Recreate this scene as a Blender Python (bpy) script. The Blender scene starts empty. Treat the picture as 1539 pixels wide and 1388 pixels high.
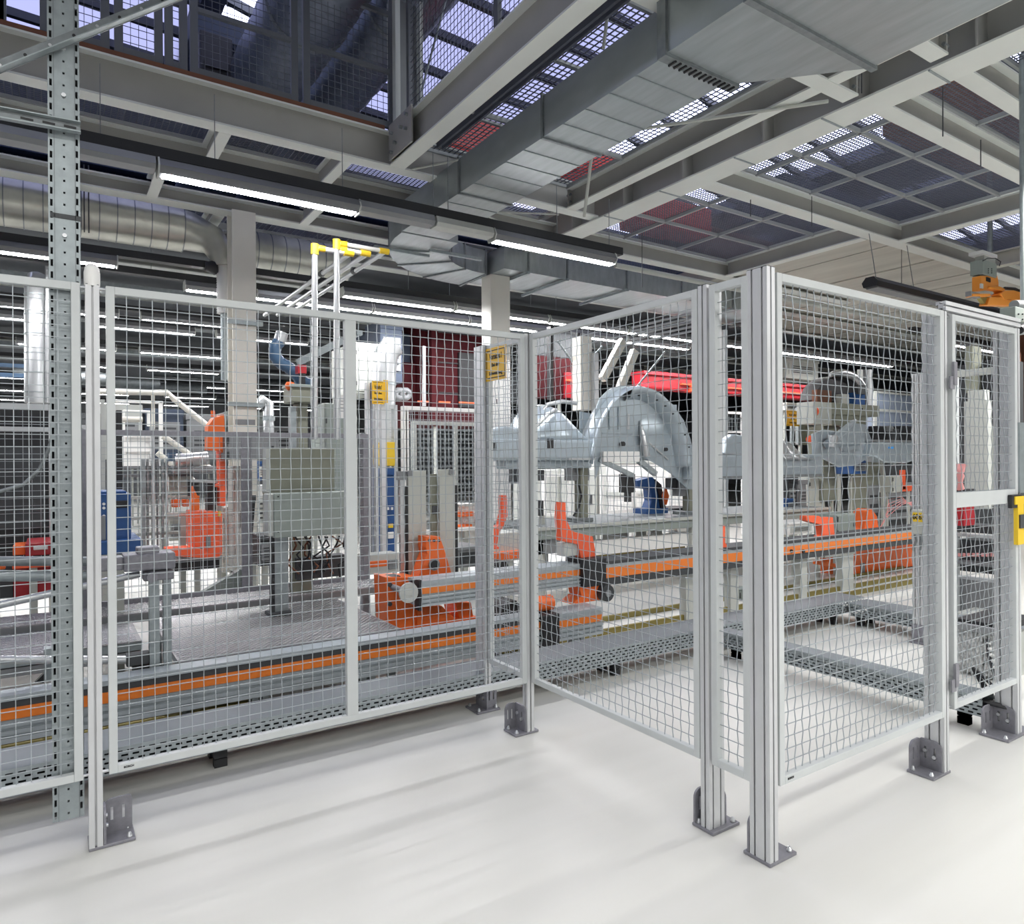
import bpy, bmesh, math, random
from math import pi, sin, cos, radians
from mathutils import Vector, Matrix
random.seed(7)
C = bpy.context.scene.collection
SC = bpy.context.scene

# ------------------------------------------------------------------ camera
CAM = Vector((0, 0, 1.5)); FPX = 1048.94
_y, _p, _r = radians(56.574), radians(-0.062), radians(-0.37)
DV = Vector((cos(_y)*cos(_p), sin(_y)*cos(_p), sin(_p)))
_rt = Vector((sin(_y), -cos(_y), 0)); _up = _rt.cross(DV)
RT = _rt*cos(_r)+_up*sin(_r); UP = _up*cos(_r)-_rt*sin(_r)
cd = bpy.data.cameras.new('camera'); cam = bpy.data.objects.new('camera', cd); C.objects.link(cam)
M = Matrix((RT, UP, -DV)).transposed().to_4x4(); M.translation = CAM
cam.matrix_world = M
cd.sensor_width = 36; cd.lens = FPX*36/1539; cd.clip_end = 200; cd.clip_start = 0.05
SC.camera = cam
# ------------------------------------------------------------------ world / light / exposure
W = bpy.data.worlds.new('world'); SC.world = W; W.use_nodes = True
bg = W.node_tree.nodes['Background']; bg.inputs[0].default_value = (.66, .70, 1.0, 1); bg.inputs[1].default_value = 4.2
SC.view_settings.view_transform = 'Standard'; SC.view_settings.look = 'None'
SC.view_settings.exposure = 0.2; SC.view_settings.gamma = 1.0
SC.view_settings.use_curve_mapping = False
SC.cycles.max_bounces = 6; SC.cycles.diffuse_bounces = 4; SC.cycles.glossy_bounces = 3
SC.cycles.caustics_reflective = False; SC.cycles.caustics_refractive = False
SC.cycles.sample_clamp_indirect = 4.0
def area_light(name, loc, sx, sy, power, col=(1, 1, 1)):
    l = bpy.data.lights.new(name, 'AREA'); l.shape = 'RECTANGLE'; l.size = sx; l.size_y = sy
    l.energy = power; l.color = col
    o = bpy.data.objects.new(name, l); C.objects.link(o); o.location = loc
    return o
# unseen area lights: added overhead daylight fill, plus the hall's lamp rows outside the view
area_light('fill_bay', (-1.5, .6, 7.6), 7, 6, 40, (.93, .96, 1))  # added fill panel standing in for daylight from the roof
area_light('fill_right_bay', (6.4, 1.4, 7.6), 5, 5, 200, (.90, .94, 1))  # added overhead fill for the dark floor behind the fence
area_light('lamp_row_rear', (1.5, -1.4, 3.6), 9, .12, 150, (1, .98, .95))
area_light('fill_row_far_rear', (1.5, -4.4, 3.6), 12, .12, 380, (1, .98, .95))  # added row, set far back so its light reaches upright faces
area_light('lamp_row_near', (-2.2, 1.2, 3.6), 5, .12, 60, (1, .98, .95))
area_light('lamp_row_right', (9.2, 1.8, 3.6), 7, .12, 215, (1, .98, .95))  # unseen row near the corner glow, added to brighten the floor behind the fence
area_light('fill_row_right_rear', (8.5, -1.2, 3.6), 8, .12, 170, (1, .98, .95))  # second unseen row, added to lift the floor past the gate

# ------------------------------------------------------------------ helpers
def P(px, py, u=None, v=None, z=None):
    """the point of the place seen at a pixel of the photograph, on the plane u=, v= or z="""
    q = DV+RT*((px-769.5)/FPX)-UP*((py-694)/FPX)
    t = u/q.x if u is not None else v/q.y if v is not None else (z-1.5)/q.z
    return CAM+q*t
class MB:
    def __init__(s): s.v = []; s.f = []; s.s = []
    def face(s, pts, sm=False):
        n = len(s.v); s.v += [tuple(p) for p in pts]; s.f.append(tuple(range(n, n+len(pts)))); s.s.append(sm)
    def box(s, u0, u1, v0, v1, z0, z1):
        if u0 > u1: u0, u1 = u1, u0
        if v0 > v1: v0, v1 = v1, v0
        if z0 > z1: z0, z1 = z1, z0
        n = len(s.v)
        s.v += [(u0,v0,z0),(u1,v0,z0),(u1,v1,z0),(u0,v1,z0),(u0,v0,z1),(u1,v0,z1),(u1,v1,z1),(u0,v1,z1)]
        for f in ((3,2,1,0),(4,5,6,7),(0,1,5,4),(1,2,6,5),(2,3,7,6),(3,0,4,7)):
            s.f.append(tuple(n+i for i in f)); s.s.append(False)
        return s
    def bv(s, x0, y0, x1, y1, v, d):       # box with its near face on plane v, corners at pixels
        a = P(x0, (y0+y1)/2, v=v).x; b = P(x1, (y0+y1)/2, v=v).x
        t = P((x0+x1)/2, y0, v=v).z; w = P((x0+x1)/2, y1, v=v).z
        return s.box(a, b, v, v+d, w, t)
    def bu(s, x0, y0, x1, y1, u, d):       # box with its near face on plane u
        a = P(x0, (y0+y1)/2, u=u).y; b = P(x1, (y0+y1)/2, u=u).y
        t = P((x0+x1)/2, y0, u=u).z; w = P((x0+x1)/2, y1, u=u).z
        return s.box(u, u+d, a, b, w, t)
    def tube(s, pts, r, n=8, cap=True, rad=None):
        pts = [Vector(p) for p in pts]; k = len(pts); base = len(s.v)
        t0 = (pts[1]-pts[0]).normalized()
        a = Vector((0, 0, 1)) if abs(t0.z) < .9 else Vector((1, 0, 0))
        x = t0.cross(a).normalized()
        for i, p in enumerate(pts):
            t = (pts[min(i+1, k-1)]-pts[max(i-1, 0)]).normalized()
            x = (x-t*x.dot(t)).normalized(); y = t.cross(x)
            rr = rad[i] if rad else r
            for j in range(n):
                an = 2*pi*(j+.5)/n
                s.v.append(tuple(p+x*(rr*cos(an))+y*(rr*sin(an))))
        for i in range(k-1):
            for j in range(n):
                q = (j+1) % n
                s.f.append((base+i*n+j, base+i*n+q, base+(i+1)*n+q, base+(i+1)*n+j)); s.s.append(n > 5)
        if cap:
            s.face([s.v[base+n-1-j] for j in range(n)]); s.face([s.v[base+(k-1)*n+j] for j in range(n)])
        return s
    def bar(s, a, b, w, h, up=(0, 0, 1)):  # rectangular bar from a to b
        a = Vector(a); b = Vector(b); t = (b-a).normalized(); upv = Vector(up)
        x = t.cross(upv)
        if x.length < 1e-4: x = t.cross(Vector((1, 0, 0)))
        x.normalize(); y = x.cross(t); n = len(s.v)
        for p in (a, b):
            for i, j in ((-1,-1),(1,-1),(1,1),(-1,1)): s.v.append(tuple(p+x*(i*w/2)+y*(j*h/2)))
        for f in ((0,1,2,3),(7,6,5,4),(0,4,5,1),(1,5,6,2),(2,6,7,3),(3,7,4,0)):
            s.f.append(tuple(n+i for i in f)); s.s.append(False)
        return s
    def prism(s, poly, axis, a0, a1, sm=False):  # poly in the other two axes (u,v)|(u,z)|(v,z)
        def m(p, q):
            return (p[0], p[1], q) if axis == 'z' else (p[0], q, p[1]) if axis == 'v' else (q, p[0], p[1])
        n = len(s.v); k = len(poly)
        s.v += [m(p, a0) for p in poly]+[m(p, a1) for p in poly]
        s.f.append(tuple(n+i for i in range(k))[::-1]); s.s.append(False)
        s.f.append(tuple(n+k+i for i in range(k))); s.s.append(False)
        for i in range(k):
            j = (i+1) % k
            s.f.append((n+i, n+j, n+k+j, n+k+i)); s.s.append(sm)
        return s
    def cyl(s, c, r, axis, a0, a1, n=16):
        def m(x, y, q):
            return (c[0]+x, c[1]+y, q) if axis == 'z' else (c[0]+x, q, c[1]+y) if axis == 'v' else (q, c[0]+x, c[1]+y)
        return s.tube([m(0, 0, a0), m(0, 0, a1)], r, n)
    def lathe(s, c, prof, n=16):           # prof: (radius, z) about the vertical through c
        base = len(s.v)
        for r, z in prof:
            for j in range(n): s.v.append((c[0]+r*cos(2*pi*j/n), c[1]+r*sin(2*pi*j/n), z))
        for i in range(len(prof)-1):
            for j in range(n):
                q = (j+1) % n
                s.f.append((base+i*n+j, base+i*n+q, base+(i+1)*n+q, base+(i+1)*n+j)); s.s.append(True)
        s.face([s.v[base+j] for j in range(n)][::-1]); s.face([s.v[base+(len(prof)-1)*n+j] for j in range(n)])
        return s
    def grid(s, fn, nu, nv, thick=None):   # a curved sheet fn(a,b), a,b in 0..1
        base = len(s.v)
        for i in range(nu+1):
            for j in range(nv+1): s.v.append(tuple(fn(i/nu, j/nv)))
        for i in range(nu):
            for j in range(nv):
                q = base+i*(nv+1)+j
                s.f.append((q, q+1, q+nv+2, q+nv+1)); s.s.append(True)
        return s
    def mesh(s, name, off=(0, 0, 0)):
        me = bpy.data.meshes.new(name)
        o = Vector(off)
        me.from_pydata([tuple(Vector(p)-o) for p in s.v], [], s.f)
        me.polygons.foreach_set('use_smooth', s.s)
        me.update()
        return me
LOC = {}
def wloc(p):
    return LOC.get(p, Vector((0, 0, 0)))
def part(name, mb, mat, parent, bevel=0, kind=None, label=None, solid=0, subd=0, fix=True):
    me = mb.mesh(name, wloc(parent))
    if fix:
        bm = bmesh.new(); bm.from_mesh(me); bmesh.ops.recalc_face_normals(bm, faces=bm.faces); bm.to_mesh(me); bm.free()
    o = bpy.data.objects.new(name, me); C.objects.link(o); me.materials.append(mat)
    o.parent = parent; LOC[o] = wloc(parent)
    if subd:
        m = o.modifiers.new('s', 'SUBSURF'); m.levels = subd; m.render_levels = subd
    if solid:
        m = o.modifiers.new('t', 'SOLIDIFY'); m.thickness = solid; m.offset = 0
    if bevel:
        m = o.modifiers.new('b', 'BEVEL'); m.width = bevel; m.segments = 2; m.limit_method = 'ANGLE'
    if kind: o['kind'] = kind
    if label: o['label'] = label
    return o
def thing(name, label, cat, loc, group=None):
    o = bpy.data.objects.new(name, None); C.objects.link(o); o.location = loc; o.empty_display_size = .1
    LOC[o] = Vector(loc); o['label'] = label; o['category'] = cat
    if group: o['group'] = group
    return o
def solo(name, label, cat, mb, mat, group=None, kind=None, **kw):
    xs = [p[0] for p in mb.v]; ys = [p[1] for p in mb.v]; zs = [p[2] for p in mb.v]
    loc = Vector(((min(xs)+max(xs))/2, (min(ys)+max(ys))/2, min(zs)))
    o = part(name, mb, mat, None, **kw)
    o.data.transform(Matrix.Translation(-loc)); o.location = loc; LOC[o] = loc
    if kind: o['kind'] = kind
    if kind != 'structure':
        o['label'] = label; o['category'] = cat
        if group: o['group'] = group
    return o
def dup(root, delta, label, group=None):
    def rec(o, par):
        c = o.copy(); C.objects.link(c); c.parent = par; LOC[c] = wloc(o)+Vector(delta)
        for ch in list(o.children): rec(ch, c)
        return c
    r = rec(root, None); r.location = root.location+Vector(delta); r['label'] = label
    if group: r['group'] = group
    return r
def text(name, body, size, mat, parent, loc, rot, label=None, align='CENTER', ext=.0008, sx=1.0):
    cu = bpy.data.curves.new(name, 'FONT'); cu.body = body; cu.size = size; cu.align_x = align; cu.align_y = 'CENTER'
    cu.extrude = ext; cu.offset = size*.018
    tmp = bpy.data.objects.new(name, cu); C.objects.link(tmp); cu.materials.append(mat)
    me = bpy.data.meshes.new_from_object(tmp.evaluated_get(bpy.context.evaluated_depsgraph_get()))
    bpy.data.objects.remove(tmp); bpy.data.curves.remove(cu)
    o = bpy.data.objects.new(name, me); C.objects.link(o)
    o.parent = parent; o.location = Vector(loc)-wloc(parent); o.rotation_euler = rot; o.scale = (sx, 1, 1)
    return o

# ------------------------------------------------------------------ materials
def mat(name, col, rough=.5, metal=0., noise=0., scale=8., bump=0., stretch=None, emit=0., spec=.5, coat=0.):
    m = bpy.data.materials.new(name); m.use_nodes = True; nt = m.node_tree; b = nt.nodes['Principled BSDF']
    b.inputs['Base Color'].default_value = (*col, 1); b.inputs['Roughness'].default_value = rough
    b.inputs['Metallic'].default_value = metal; b.inputs['Specular IOR Level'].default_value = spec
    if coat: b.inputs['Coat Weight'].default_value = coat; b.inputs['Coat Roughness'].default_value = .15
    if emit:
        b.inputs['Emission Color'].default_value = (*col, 1); b.inputs['Emission Strength'].default_value = emit
    if noise or bump:
        tc = nt.nodes.new('ShaderNodeTexCoord'); mp = nt.nodes.new('ShaderNodeMapping')
        nt.links.new(tc.outputs['Object'], mp.inputs[0])
        if stretch: mp.inputs['Scale'].default_value = stretch
        nz = nt.nodes.new('ShaderNodeTexNoise'); nz.inputs['Scale'].default_value = scale; nz.inputs['Detail'].default_value = 3
        nt.links.new(mp.outputs[0], nz.inputs['Vector'])
        if noise:
            cr = nt.nodes.new('ShaderNodeValToRGB')
            cr.color_ramp.elements[0].position = .3; cr.color_ramp.elements[1].position = .7
            cr.color_ramp.elements[0].color = (*[c*(1-noise) for c in col], 1)
            cr.color_ramp.elements[1].color = (*[min(1, c*(1+noise)) for c in col], 1)
            nt.links.new(nz.outputs[0], cr.inputs[0]); nt.links.new(cr.outputs[0], b.inputs['Base Color'])
        if bump:
            bp = nt.nodes.new('ShaderNodeBump'); bp.inputs['Strength'].default_value = bump; bp.inputs['Distance'].default_value = .01
            nt.links.new(nz.outputs[0], bp.inputs['Height']); nt.links.new(bp.outputs[0], b.inputs['Normal'])
    return m
ALU = mat('anodised_aluminium', (.66, .675, .69), .45, .35, .04, 6)
GROOVE = mat('groove_shadow_grey', (.30, .32, .36), .6, .3)
FRAME = mat('painted_frame_grey', (.58, .61, .615), .5, .0, .04, 5)
WIRE = mat('zinc_wire', (.40, .44, .465), .4, .45)
GALV = mat('galvanised_steel', (.34, .385, .40), .45, .5, .10, 22)
GALVD = mat('galvanised_steel_dull', (.24, .265, .275), .5, .5, .15, 18)
CAST = mat('cast_zinc_bracket', (.26, .26, .29), .5, .35, .1, 40)
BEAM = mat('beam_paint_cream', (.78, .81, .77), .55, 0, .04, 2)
BEAMW = mat('beam_web_taupe', (.36, .355, .335), .6, 0, .07, 2)  # webs and plates browner and darker than the flanges
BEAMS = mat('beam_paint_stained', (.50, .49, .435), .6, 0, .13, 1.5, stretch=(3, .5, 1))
DUCT = mat('duct_sheet', (.40, .44, .455), .4, .6, .1, 3, stretch=(6, .8, 2))
SPIRAL = mat('spiral_duct_sheet', (.60, .60, .54), .34, .6, .12, 5)
GRATE = mat('grating_dark_steel', (.13, .14, .17), .55, .4)
GRATEL = mat('deck_support_angle', (.36, .38, .38), .55, .3)
BLACK = mat('black_housing', (.018, .019, .022), .5)
DARK = mat('dark_grey_steel', (.06, .065, .07), .55, .2)
DBLUE = mat('dark_blue_grey', (.05, .07, .11), .6)
MID = mat('mid_grey_machine', (.25, .26, .27), .5, .1, .06, 6)
LGREY = mat('light_grey_enclosure', (.55, .57, .54), .5, 0, .03, 4)
PALE = mat('pale_grey_plate', (.50, .52, .48), .5, 0, .03, 4)
OLIVE = mat('olive_grey_cabinet', (.24, .25, .20), .55, 0, .04, 5)
GREENGREY = mat('green_grey_enclosure', (.30, .345, .32), .5, 0, .03, 5)
CREAM = mat('cream_column_paint', (.82, .80, .73), .5, 0, .03, 3)
WHITE = mat('white_paint', (.88, .88, .86), .45)
ORANGE = mat('signal_orange', (.88, .16, .025), .42, 0, .05, 6)
REDOR = mat('fluorescent_red_orange', (.95, .14, .05), .45, 0, .03, 6)
STRIPE = mat('orange_stripe', (.84, .22, .03), .45)
GANTRY = mat('amber_orange', (.90, .34, .05), .4)
REDM = mat('roof_machine_red', (.85, .07, .06), .4)
RED = mat('red_lacquer', (.42, .02, .03), .35)
DRED = mat('dark_red_panel', (.055, .004, .007), .7, spec=.2)
BLUE = mat('blue_lacquer', (.02, .085, .26), .4)
YELLOW = mat('yellow_lacquer', (.85, .58, .03), .45)
SIGNY = mat('sign_yellow', (.86, .50, .02), .5)
INK = mat('black_ink', (.01, .01, .01), .6)
CARB = mat('car_body_steel', (.44, .51, .56), .32, .45, .07, 4)
TREAD = mat('tread_plate', (.33, .325, .335), .45, .45, .10, 25)
TREADD = mat('tread_lug', (.72, .70, .71), .3, .6)
SILVER = mat('bright_silver_tube', (.60, .62, .635), .32, .75)
RUST = mat('rusty_primer', (.16, .06, .03), .7)
BRASS = mat('brass_rail', (.30, .25, .08), .45, .5)
WRAP = mat('clear_plastic_wrap', (.75, .76, .76), .25, 0, .15, 30, .8, spec=.8)
BHOSE = mat('blue_hose', (.05, .11, .20), .4)
GREEN = mat('green_plastic', (.02, .35, .12), .5)
PINK = mat('pink_cover', (.75, .33, .32), .5)
HOUSE = mat('lamp_housing_grey', (.17, .175, .185), .5)
LAMP = mat('lamp_diffuser', (1, .985, 1), .5, emit=80)
ROOF = mat('roof_underside', (.06, .07, .10), .8)
WALLM = mat('hall_wall', (.30, .32, .34), .7)
POLY = mat('insulated_pipe', (.20, .23, .28), .35, .6, .2, 10)

MILKY = bpy.data.materials.new('milky_roof_glass'); MILKY.use_nodes = True
_n = MILKY.node_tree; _n.nodes.remove(_n.nodes['Principled BSDF']); _t = _n.nodes.new('ShaderNodeBsdfTranslucent')
_t.inputs[0].default_value = (.42, .42, .47, 1); _n.links.new(_t.outputs[0], _n.nodes['Material Output'].inputs[0])
fm = bpy.data.materials.new('floor_coating'); fm.use_nodes = True
nt = fm.node_tree; b = nt.nodes['Principled BSDF']; b.inputs['Roughness'].default_value = .38
tc = nt.nodes.new('ShaderNodeTexCoord'); mp = nt.nodes.new('ShaderNodeMapping'); mp.inputs['Scale'].default_value = (.25, 2.2, 1)
nz = nt.nodes.new('ShaderNodeTexNoise'); nz.inputs['Scale'].default_value = 1.6; nz.inputs['Detail'].default_value = 5
cr = nt.nodes.new('ShaderNodeValToRGB'); cr.color_ramp.elements[0].position = .35; cr.color_ramp.elements[1].position = .72
cr.color_ramp.elements[0].color = (.66, .66, .625, 1); cr.color_ramp.elements[1].color = (.71, .71, .68, 1)
nt.links.new(tc.outputs['Object'], mp.inputs[0]); nt.links.new(mp.outputs[0], nz.inputs['Vector'])
nt.links.new(nz.outputs[0], cr.inputs[0]); nt.links.new(cr.outputs[0], b.inputs['Base Color'])

# ------------------------------------------------------------------ shell
def struct(name, mb, m):
    o = part(name, mb, m, None); o['kind'] = 'structure'; return o
U0, U1, V0, V1 = -14, 36, -12, 36
struct('floor', MB().box(U0, U1, V0, V1, -.2, 0), fm)
for nm, bx in (('wall_back', (U0, U1, V1, V1+.3, -.2, 9)), ('wall_front', (U0, U1, V0-.3, V0, -.2, 9)),
               ('wall_left', (U0-.3, U0, V0, V1, -.2, 9)), ('wall_right', (U1, U1+.3, V0, V1, -.2, 9))):
    struct(nm, MB().box(*bx), WALLM)
# roof with skylight strips running along v
strips = [(-5.2, -3.6), (-2.0, 1.8), (2.1, 3.0), (4.4, 9.0), (9.6, 10.9), (13.0, 14.8), (17.2, 17.9), (21.2, 23.5)]
SV0, SV1, RZ = 3.5, 15.5, 8.0
rb = MB(); rb.box(U0, U1, V0, SV0, RZ, RZ+.3); rb.box(U0, U1, SV1, V1, RZ, RZ+.3)
e = U0
for a, c in strips:
    rb.box(e, a, SV0, SV1, RZ, RZ+.3); e = c
rb.box(e, U1, SV0, SV1, RZ, RZ+.3)
roof = struct('ceiling', rb, ROOF)
for i, (a, c) in enumerate(strips):
    g = MB(); y = SV0+.5
    while y < SV1:
        g.bar((a, y-.15, RZ+.1), (c, y+.15, RZ+.1), .09, .12); y += .95
    w = struct('window_%d' % (i+1), g, DARK)
    if i in (1, 3): part('pane', MB().box(a+.01, c-.01, SV0, SV1, RZ+.19, RZ+.2), MILKY, w)
tb = MB()
for y in (4.4, 14.9):
    tb.box(U0, U1, y, y+.18, 7.0, 7.25)
    x = -6.0
    while x < 26:
        tb.bar((x, y+.09, 7.1), (x+1.2, y+.09, 7.95), .09, .09); tb.bar((x+2.4, y+.09, 7.1), (x+1.2, y+.09, 7.95), .09, .09); x += 2.4
part('roof_truss', tb, DBLUE, roof, kind='stuff')
# lower solid soffits of the far bays
so = MB(); so.box(-14, 36, 9.6, 36, 4.62, 4.7)
struct('ceiling_1', so, mat('far_soffit', (.10, .11, .125), .7))
sp_ = MB(); y0 = 4.95
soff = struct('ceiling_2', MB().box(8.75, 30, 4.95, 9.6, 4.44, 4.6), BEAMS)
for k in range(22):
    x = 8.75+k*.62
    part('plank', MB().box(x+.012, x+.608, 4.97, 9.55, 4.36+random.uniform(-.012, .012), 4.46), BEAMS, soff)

# ------------------------------------------------------------------ steel structure
def ibeam(name, label, axis, c, lo, hi, z=4.3, h=.22, w=.15, m=BEAM, ends=()):
    t = thing(name, label, 'beam', (c, lo, z) if axis == 'v' else (lo, c, z), 'steel beams under the platform')
    tf, tw = .016, .012
    def bx(mb, a0, a1, z0, z1, l0=lo, l1=hi):
        return mb.box(a0, a1, l0, l1, z0, z1) if axis == 'v' else mb.box(l0, l1, a0, a1, z0, z1)
    part('lower_flange', bx(MB(), c-w/2, c+w/2, z, z+tf), m, t)
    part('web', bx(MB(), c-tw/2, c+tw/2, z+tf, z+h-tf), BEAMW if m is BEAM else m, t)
    part('upper_flange', bx(MB(), c-w/2, c+w/2, z+h-tf, z+h), m, t)
    for l0, l1 in ends:
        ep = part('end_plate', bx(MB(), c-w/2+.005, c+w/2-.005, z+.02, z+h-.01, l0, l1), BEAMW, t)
        for dz in ((.10, .22) if h > .3 else (.07, .15)):
            for sx in (-.045, .045):
                q = MB()
                if axis == 'v': q.cyl((c+sx, z+dz), .014, 'v', l0-.02, l1+.02, 8)
                else: q.cyl((c+sx, z+dz), .014, 'u', l0-.02, l1+.02, 8)
                part('bolt', q, GALVD, ep)
    return t
A1 = ibeam('steel_beam', 'long cream beam carrying the mesh railing of the open bay', 'u', 6.21, -13.9, 5.26, h=.33)
ibeam('steel_beam', 'cream beam behind the railing beam, above the lamp row', 'u', 7.17, -13.9, 12, w=.17, h=.22)
ibeam('steel_beam', 'cream cross beam right of the wide girder, beside the red machines', 'u', 4.84, 5.56, 14, w=.17, ends=[(5.565, 5.58)])
ibeam('steel_beam', 'cream cross beam between the duct and the wide girder', 'u', 3.07, -3.5, 5.2, w=.13, z=4.294, ends=[(5.18, 5.2)])
ibeam('steel_beam', 'cream cross beam continuing past the wide girder over the gate', 'u', 3.03, 5.56, 14, w=.14, ends=[(5.565, 5.58)])
ibeam('steel_beam', 'short cream beam at the end of the large duct section', 'u', 2.42, 4.3, 5.2, w=.12, z=4.294, ends=[(5.18, 5.2)])
ibeam('steel_beam', 'cream cross beam in the top corner past the wide girder', 'u', 2.44, 5.56, 14, w=.13)
B1 = ibeam('steel_beam', 'heavy cream beam with bolted end, rising left of the duct', 'v', 2.765, -1.5, 6.13, w=.15, h=.33, ends=[(6.09, 6.12)])
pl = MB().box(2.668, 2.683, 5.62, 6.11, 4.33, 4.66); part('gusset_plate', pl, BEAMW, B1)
for (dv, dz) in ((5.7, 4.60), (5.82, 4.53), (5.72, 4.48), (5.95, 4.44), (6.03, 4.38), (6.03, 4.56)):
    part('bolt', MB().cyl((dv, dz), .016, 'u', 2.64, 2.672, 8), GALVD, B1)
ibeam('steel_beam', 'narrow cream beam running beside the wide girder', 'v', 4.86, -1.5, 6.13, w=.13, ends=[(6.10, 6.12)])
B2 = ibeam('steel_beam', 'wide pale girder with broad underside above the safety fence', 'v', 5.39, -1.5, 7.9, w=.30, h=.38, z=4.27)
for y in (2.2, 3.03, 3.9, 4.84, 5.7, 6.6):
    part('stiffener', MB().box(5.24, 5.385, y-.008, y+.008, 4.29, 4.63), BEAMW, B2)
    part('seam_strip', MB().box(5.24, 5.54, y+.3, y+.315, 4.262, 4.272), GALV, B2)
ibeam('steel_beam', 'cream end beam bordering the planked soffit', 'v', 8.66, 4.95, 7.08, w=.14)
ibeam('steel_beam', 'cream beam at the far edge of the meshed bay', 'v', 9.2, 3.1, 4.75, w=.14)
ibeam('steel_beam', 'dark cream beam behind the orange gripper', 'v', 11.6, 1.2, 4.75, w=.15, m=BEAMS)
for i, (y, t_) in enumerate(((8.3, 'over the spiral duct'), (9.5, 'behind the spiral duct'), (11.2, 'above the second far lamp row'), (13.4, 'above the third far lamp row'), (16, 'deep in the dim hall'), (19.5, 'deepest in the dim hall'))):
    ibeam('steel_beam', 'grey crosswise beam '+t_, 'u', y, -13.9, 30, w=.2, h=.16)
for x, t_ in ((-.55, 'left of the slotted steel post'), (1.25, 'above the near lamp'), (2.32, 'left of the heavy bolted joint')):
    ibeam('stub_beam', 'short cream stub beam between the railing beam and its neighbour, '+t_, 'v', x, 6.29, 7.08, w=.1, h=.2)
for x, t_ in ((-.9, 'over the left spiral duct'), (.9, 'over the middle of the spiral duct'), (2.5, 'over the column')):
    ibeam('stub_beam', 'short pale stub beam '+t_, 'v', x, 7.26, 8.2, w=.1, h=.2)
for x, t_ in ((.2, 'behind the left lamp'), (1.6, 'behind the column')):
    ibeam('stub_beam', 'short bluish stub beam '+t_, 'v', x, 8.42, 9.4, w=.12, h=.2)

# deck gratings
def deck(label, u0, u1, v0, v1, z=4.54, pu=.055, pv=.055, sup=(), fr=True):
    t = thing('deck_grating', label, 'grating', (u0, v0, z))
    g = MB(); x = u0+pu
    while x < u1: g.box(x-.0035, x+.0035, v0, v1, z, z+.008); x += pu
    y = v0+pv
    while y < v1: g.box(u0, u1, y-.0035, y+.0035, z+.002, z+.009); y += pv
    part('bars', g, GRATE, t, kind='stuff', fix=False)
    if fr:
        for bx in ((u0, u1, v0, v0+.025), (u0, u1, v1-.025, v1), (u0, u0+.025, v0, v1), (u1-.025, u1, v0, v1)):
            part('edge_angle', MB().box(*bx, z-.03, z), GRATEL, t)
    for ax, c in sup:
        q = MB().box(c-.014, c+.014, v0, v1, z-.04, z) if ax == 'v' else MB().box(u0, u1, c-.014, c+.014, z-.04, z)
        part('support_bar', q, GRATEL, t)
    return t
deck('narrow strip of dark deck mesh along the railing beam', -8, 5.1, 6.3, 7.08, pu=.05, pv=.035)
deck('open deck mesh between the heavy beam and the duct', 2.85, 4.78, -1.4, 6.1, sup=[('u', 5.2), ('u', 3.4), ('u', 1.6), ('v', 3.9)])
deck('deck mesh strip between the narrow beam and the girder', 4.94, 5.2, -1.4, 6.1, fr=False)
deck('dark deck mesh panel with red machinery behind it', 5.56, 8.58, 4.95, 7.06, sup=[('v', 6.5), ('v', 7.5), ('u', 5.6), ('u', 6.3)], pu=.04, pv=.04)
deck('large dark deck mesh panel with a lattice of support angles', 5.56, 9.1, 3.12, 4.74, sup=[('v', 6.25), ('v', 7.2), ('v', 8.2), ('u', 3.6), ('u', 4.2)], pu=.04, pv=.04)
deck('deck mesh panel in the corner with orange machinery above', 5.56, 13.8, 2.52, 2.95, sup=[('v', 7), ('v', 9)], pu=.04, pv=.04)
deck('deck mesh past the last cross beam', 5.56, 13.8, -1.4, 2.36, sup=[('v', 7), ('u', 1.4)], pu=.04, pv=.04)
deck('deck mesh far behind the orange gripper', 9.3, 14, 3.12, 4.74, sup=[('v', 11.6)], pu=.05, pv=.05)
deck('dim deck mesh above the spiral duct', -8, 8.5, 7.27, 8.2, pu=.06, pv=.06, fr=False)
deck('dim deck mesh behind the spiral duct', -8, 8.5, 8.42, 9.4, pu=.06, pv=.06, fr=False)

# columns
cm = thing('steel_column', 'cream steel column standing behind the platform', 'column', (1.80, 8.2, 0))
cu0, cu1, cv0, cv1 = 1.665, 1.915, 8.05, 8.32
part('near_flange', MB().box(cu0, cu1, cv0, cv0+.02, 0, 4.28), CREAM, cm)
part('web', MB().box(1.78, 1.8, cv0+.02, cv1-.02, 0, 4.28), CREAM, cm)
part('far_flange', MB().box(cu0, cu1, cv1-.02, cv1, 0, 4.28), CREAM, cm)
for zz in (2.12, 3.02):
    k = MB().box(cu0-.06, cu1+.06, cv0-.05, cv0-.005, zz, zz+.045); part('clamp_rail', k, GALV, cm)
part('stain', MB().box(cu0+.02, cu1-.02, cv0-.003, cv0, 1.92, 1.98), MID, cm)
c2 = thing('steel_column', 'pale square column behind the yellow warning sign', 'column', (4.78, 8.0, 0))
p = P(738, 470, v=7.9); q = P(767, 470, v=7.9)
part('shaft', MB().box(p.x, q.x, 7.9, 8.15, 0, 4.0), CREAM, c2, bevel=.01)
c2['category'] = 'column'
uc = thing('steel_column', 'grey upper column standing on the railing beam joint', 'column', (2.85, 6.2, 4.67))
part('near_flange', MB().box(2.74, 2.79, 6.11, 6.30, 4.63, 5.95), BEAM, uc)
part('web', MB().box(2.79, 3.0, 6.2, 6.215, 4.63, 5.95), MID, uc)
part('far_flange', MB().box(3.0, 3.03, 6.11, 6.30, 4.63, 5.95), BEAM, uc)

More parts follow.
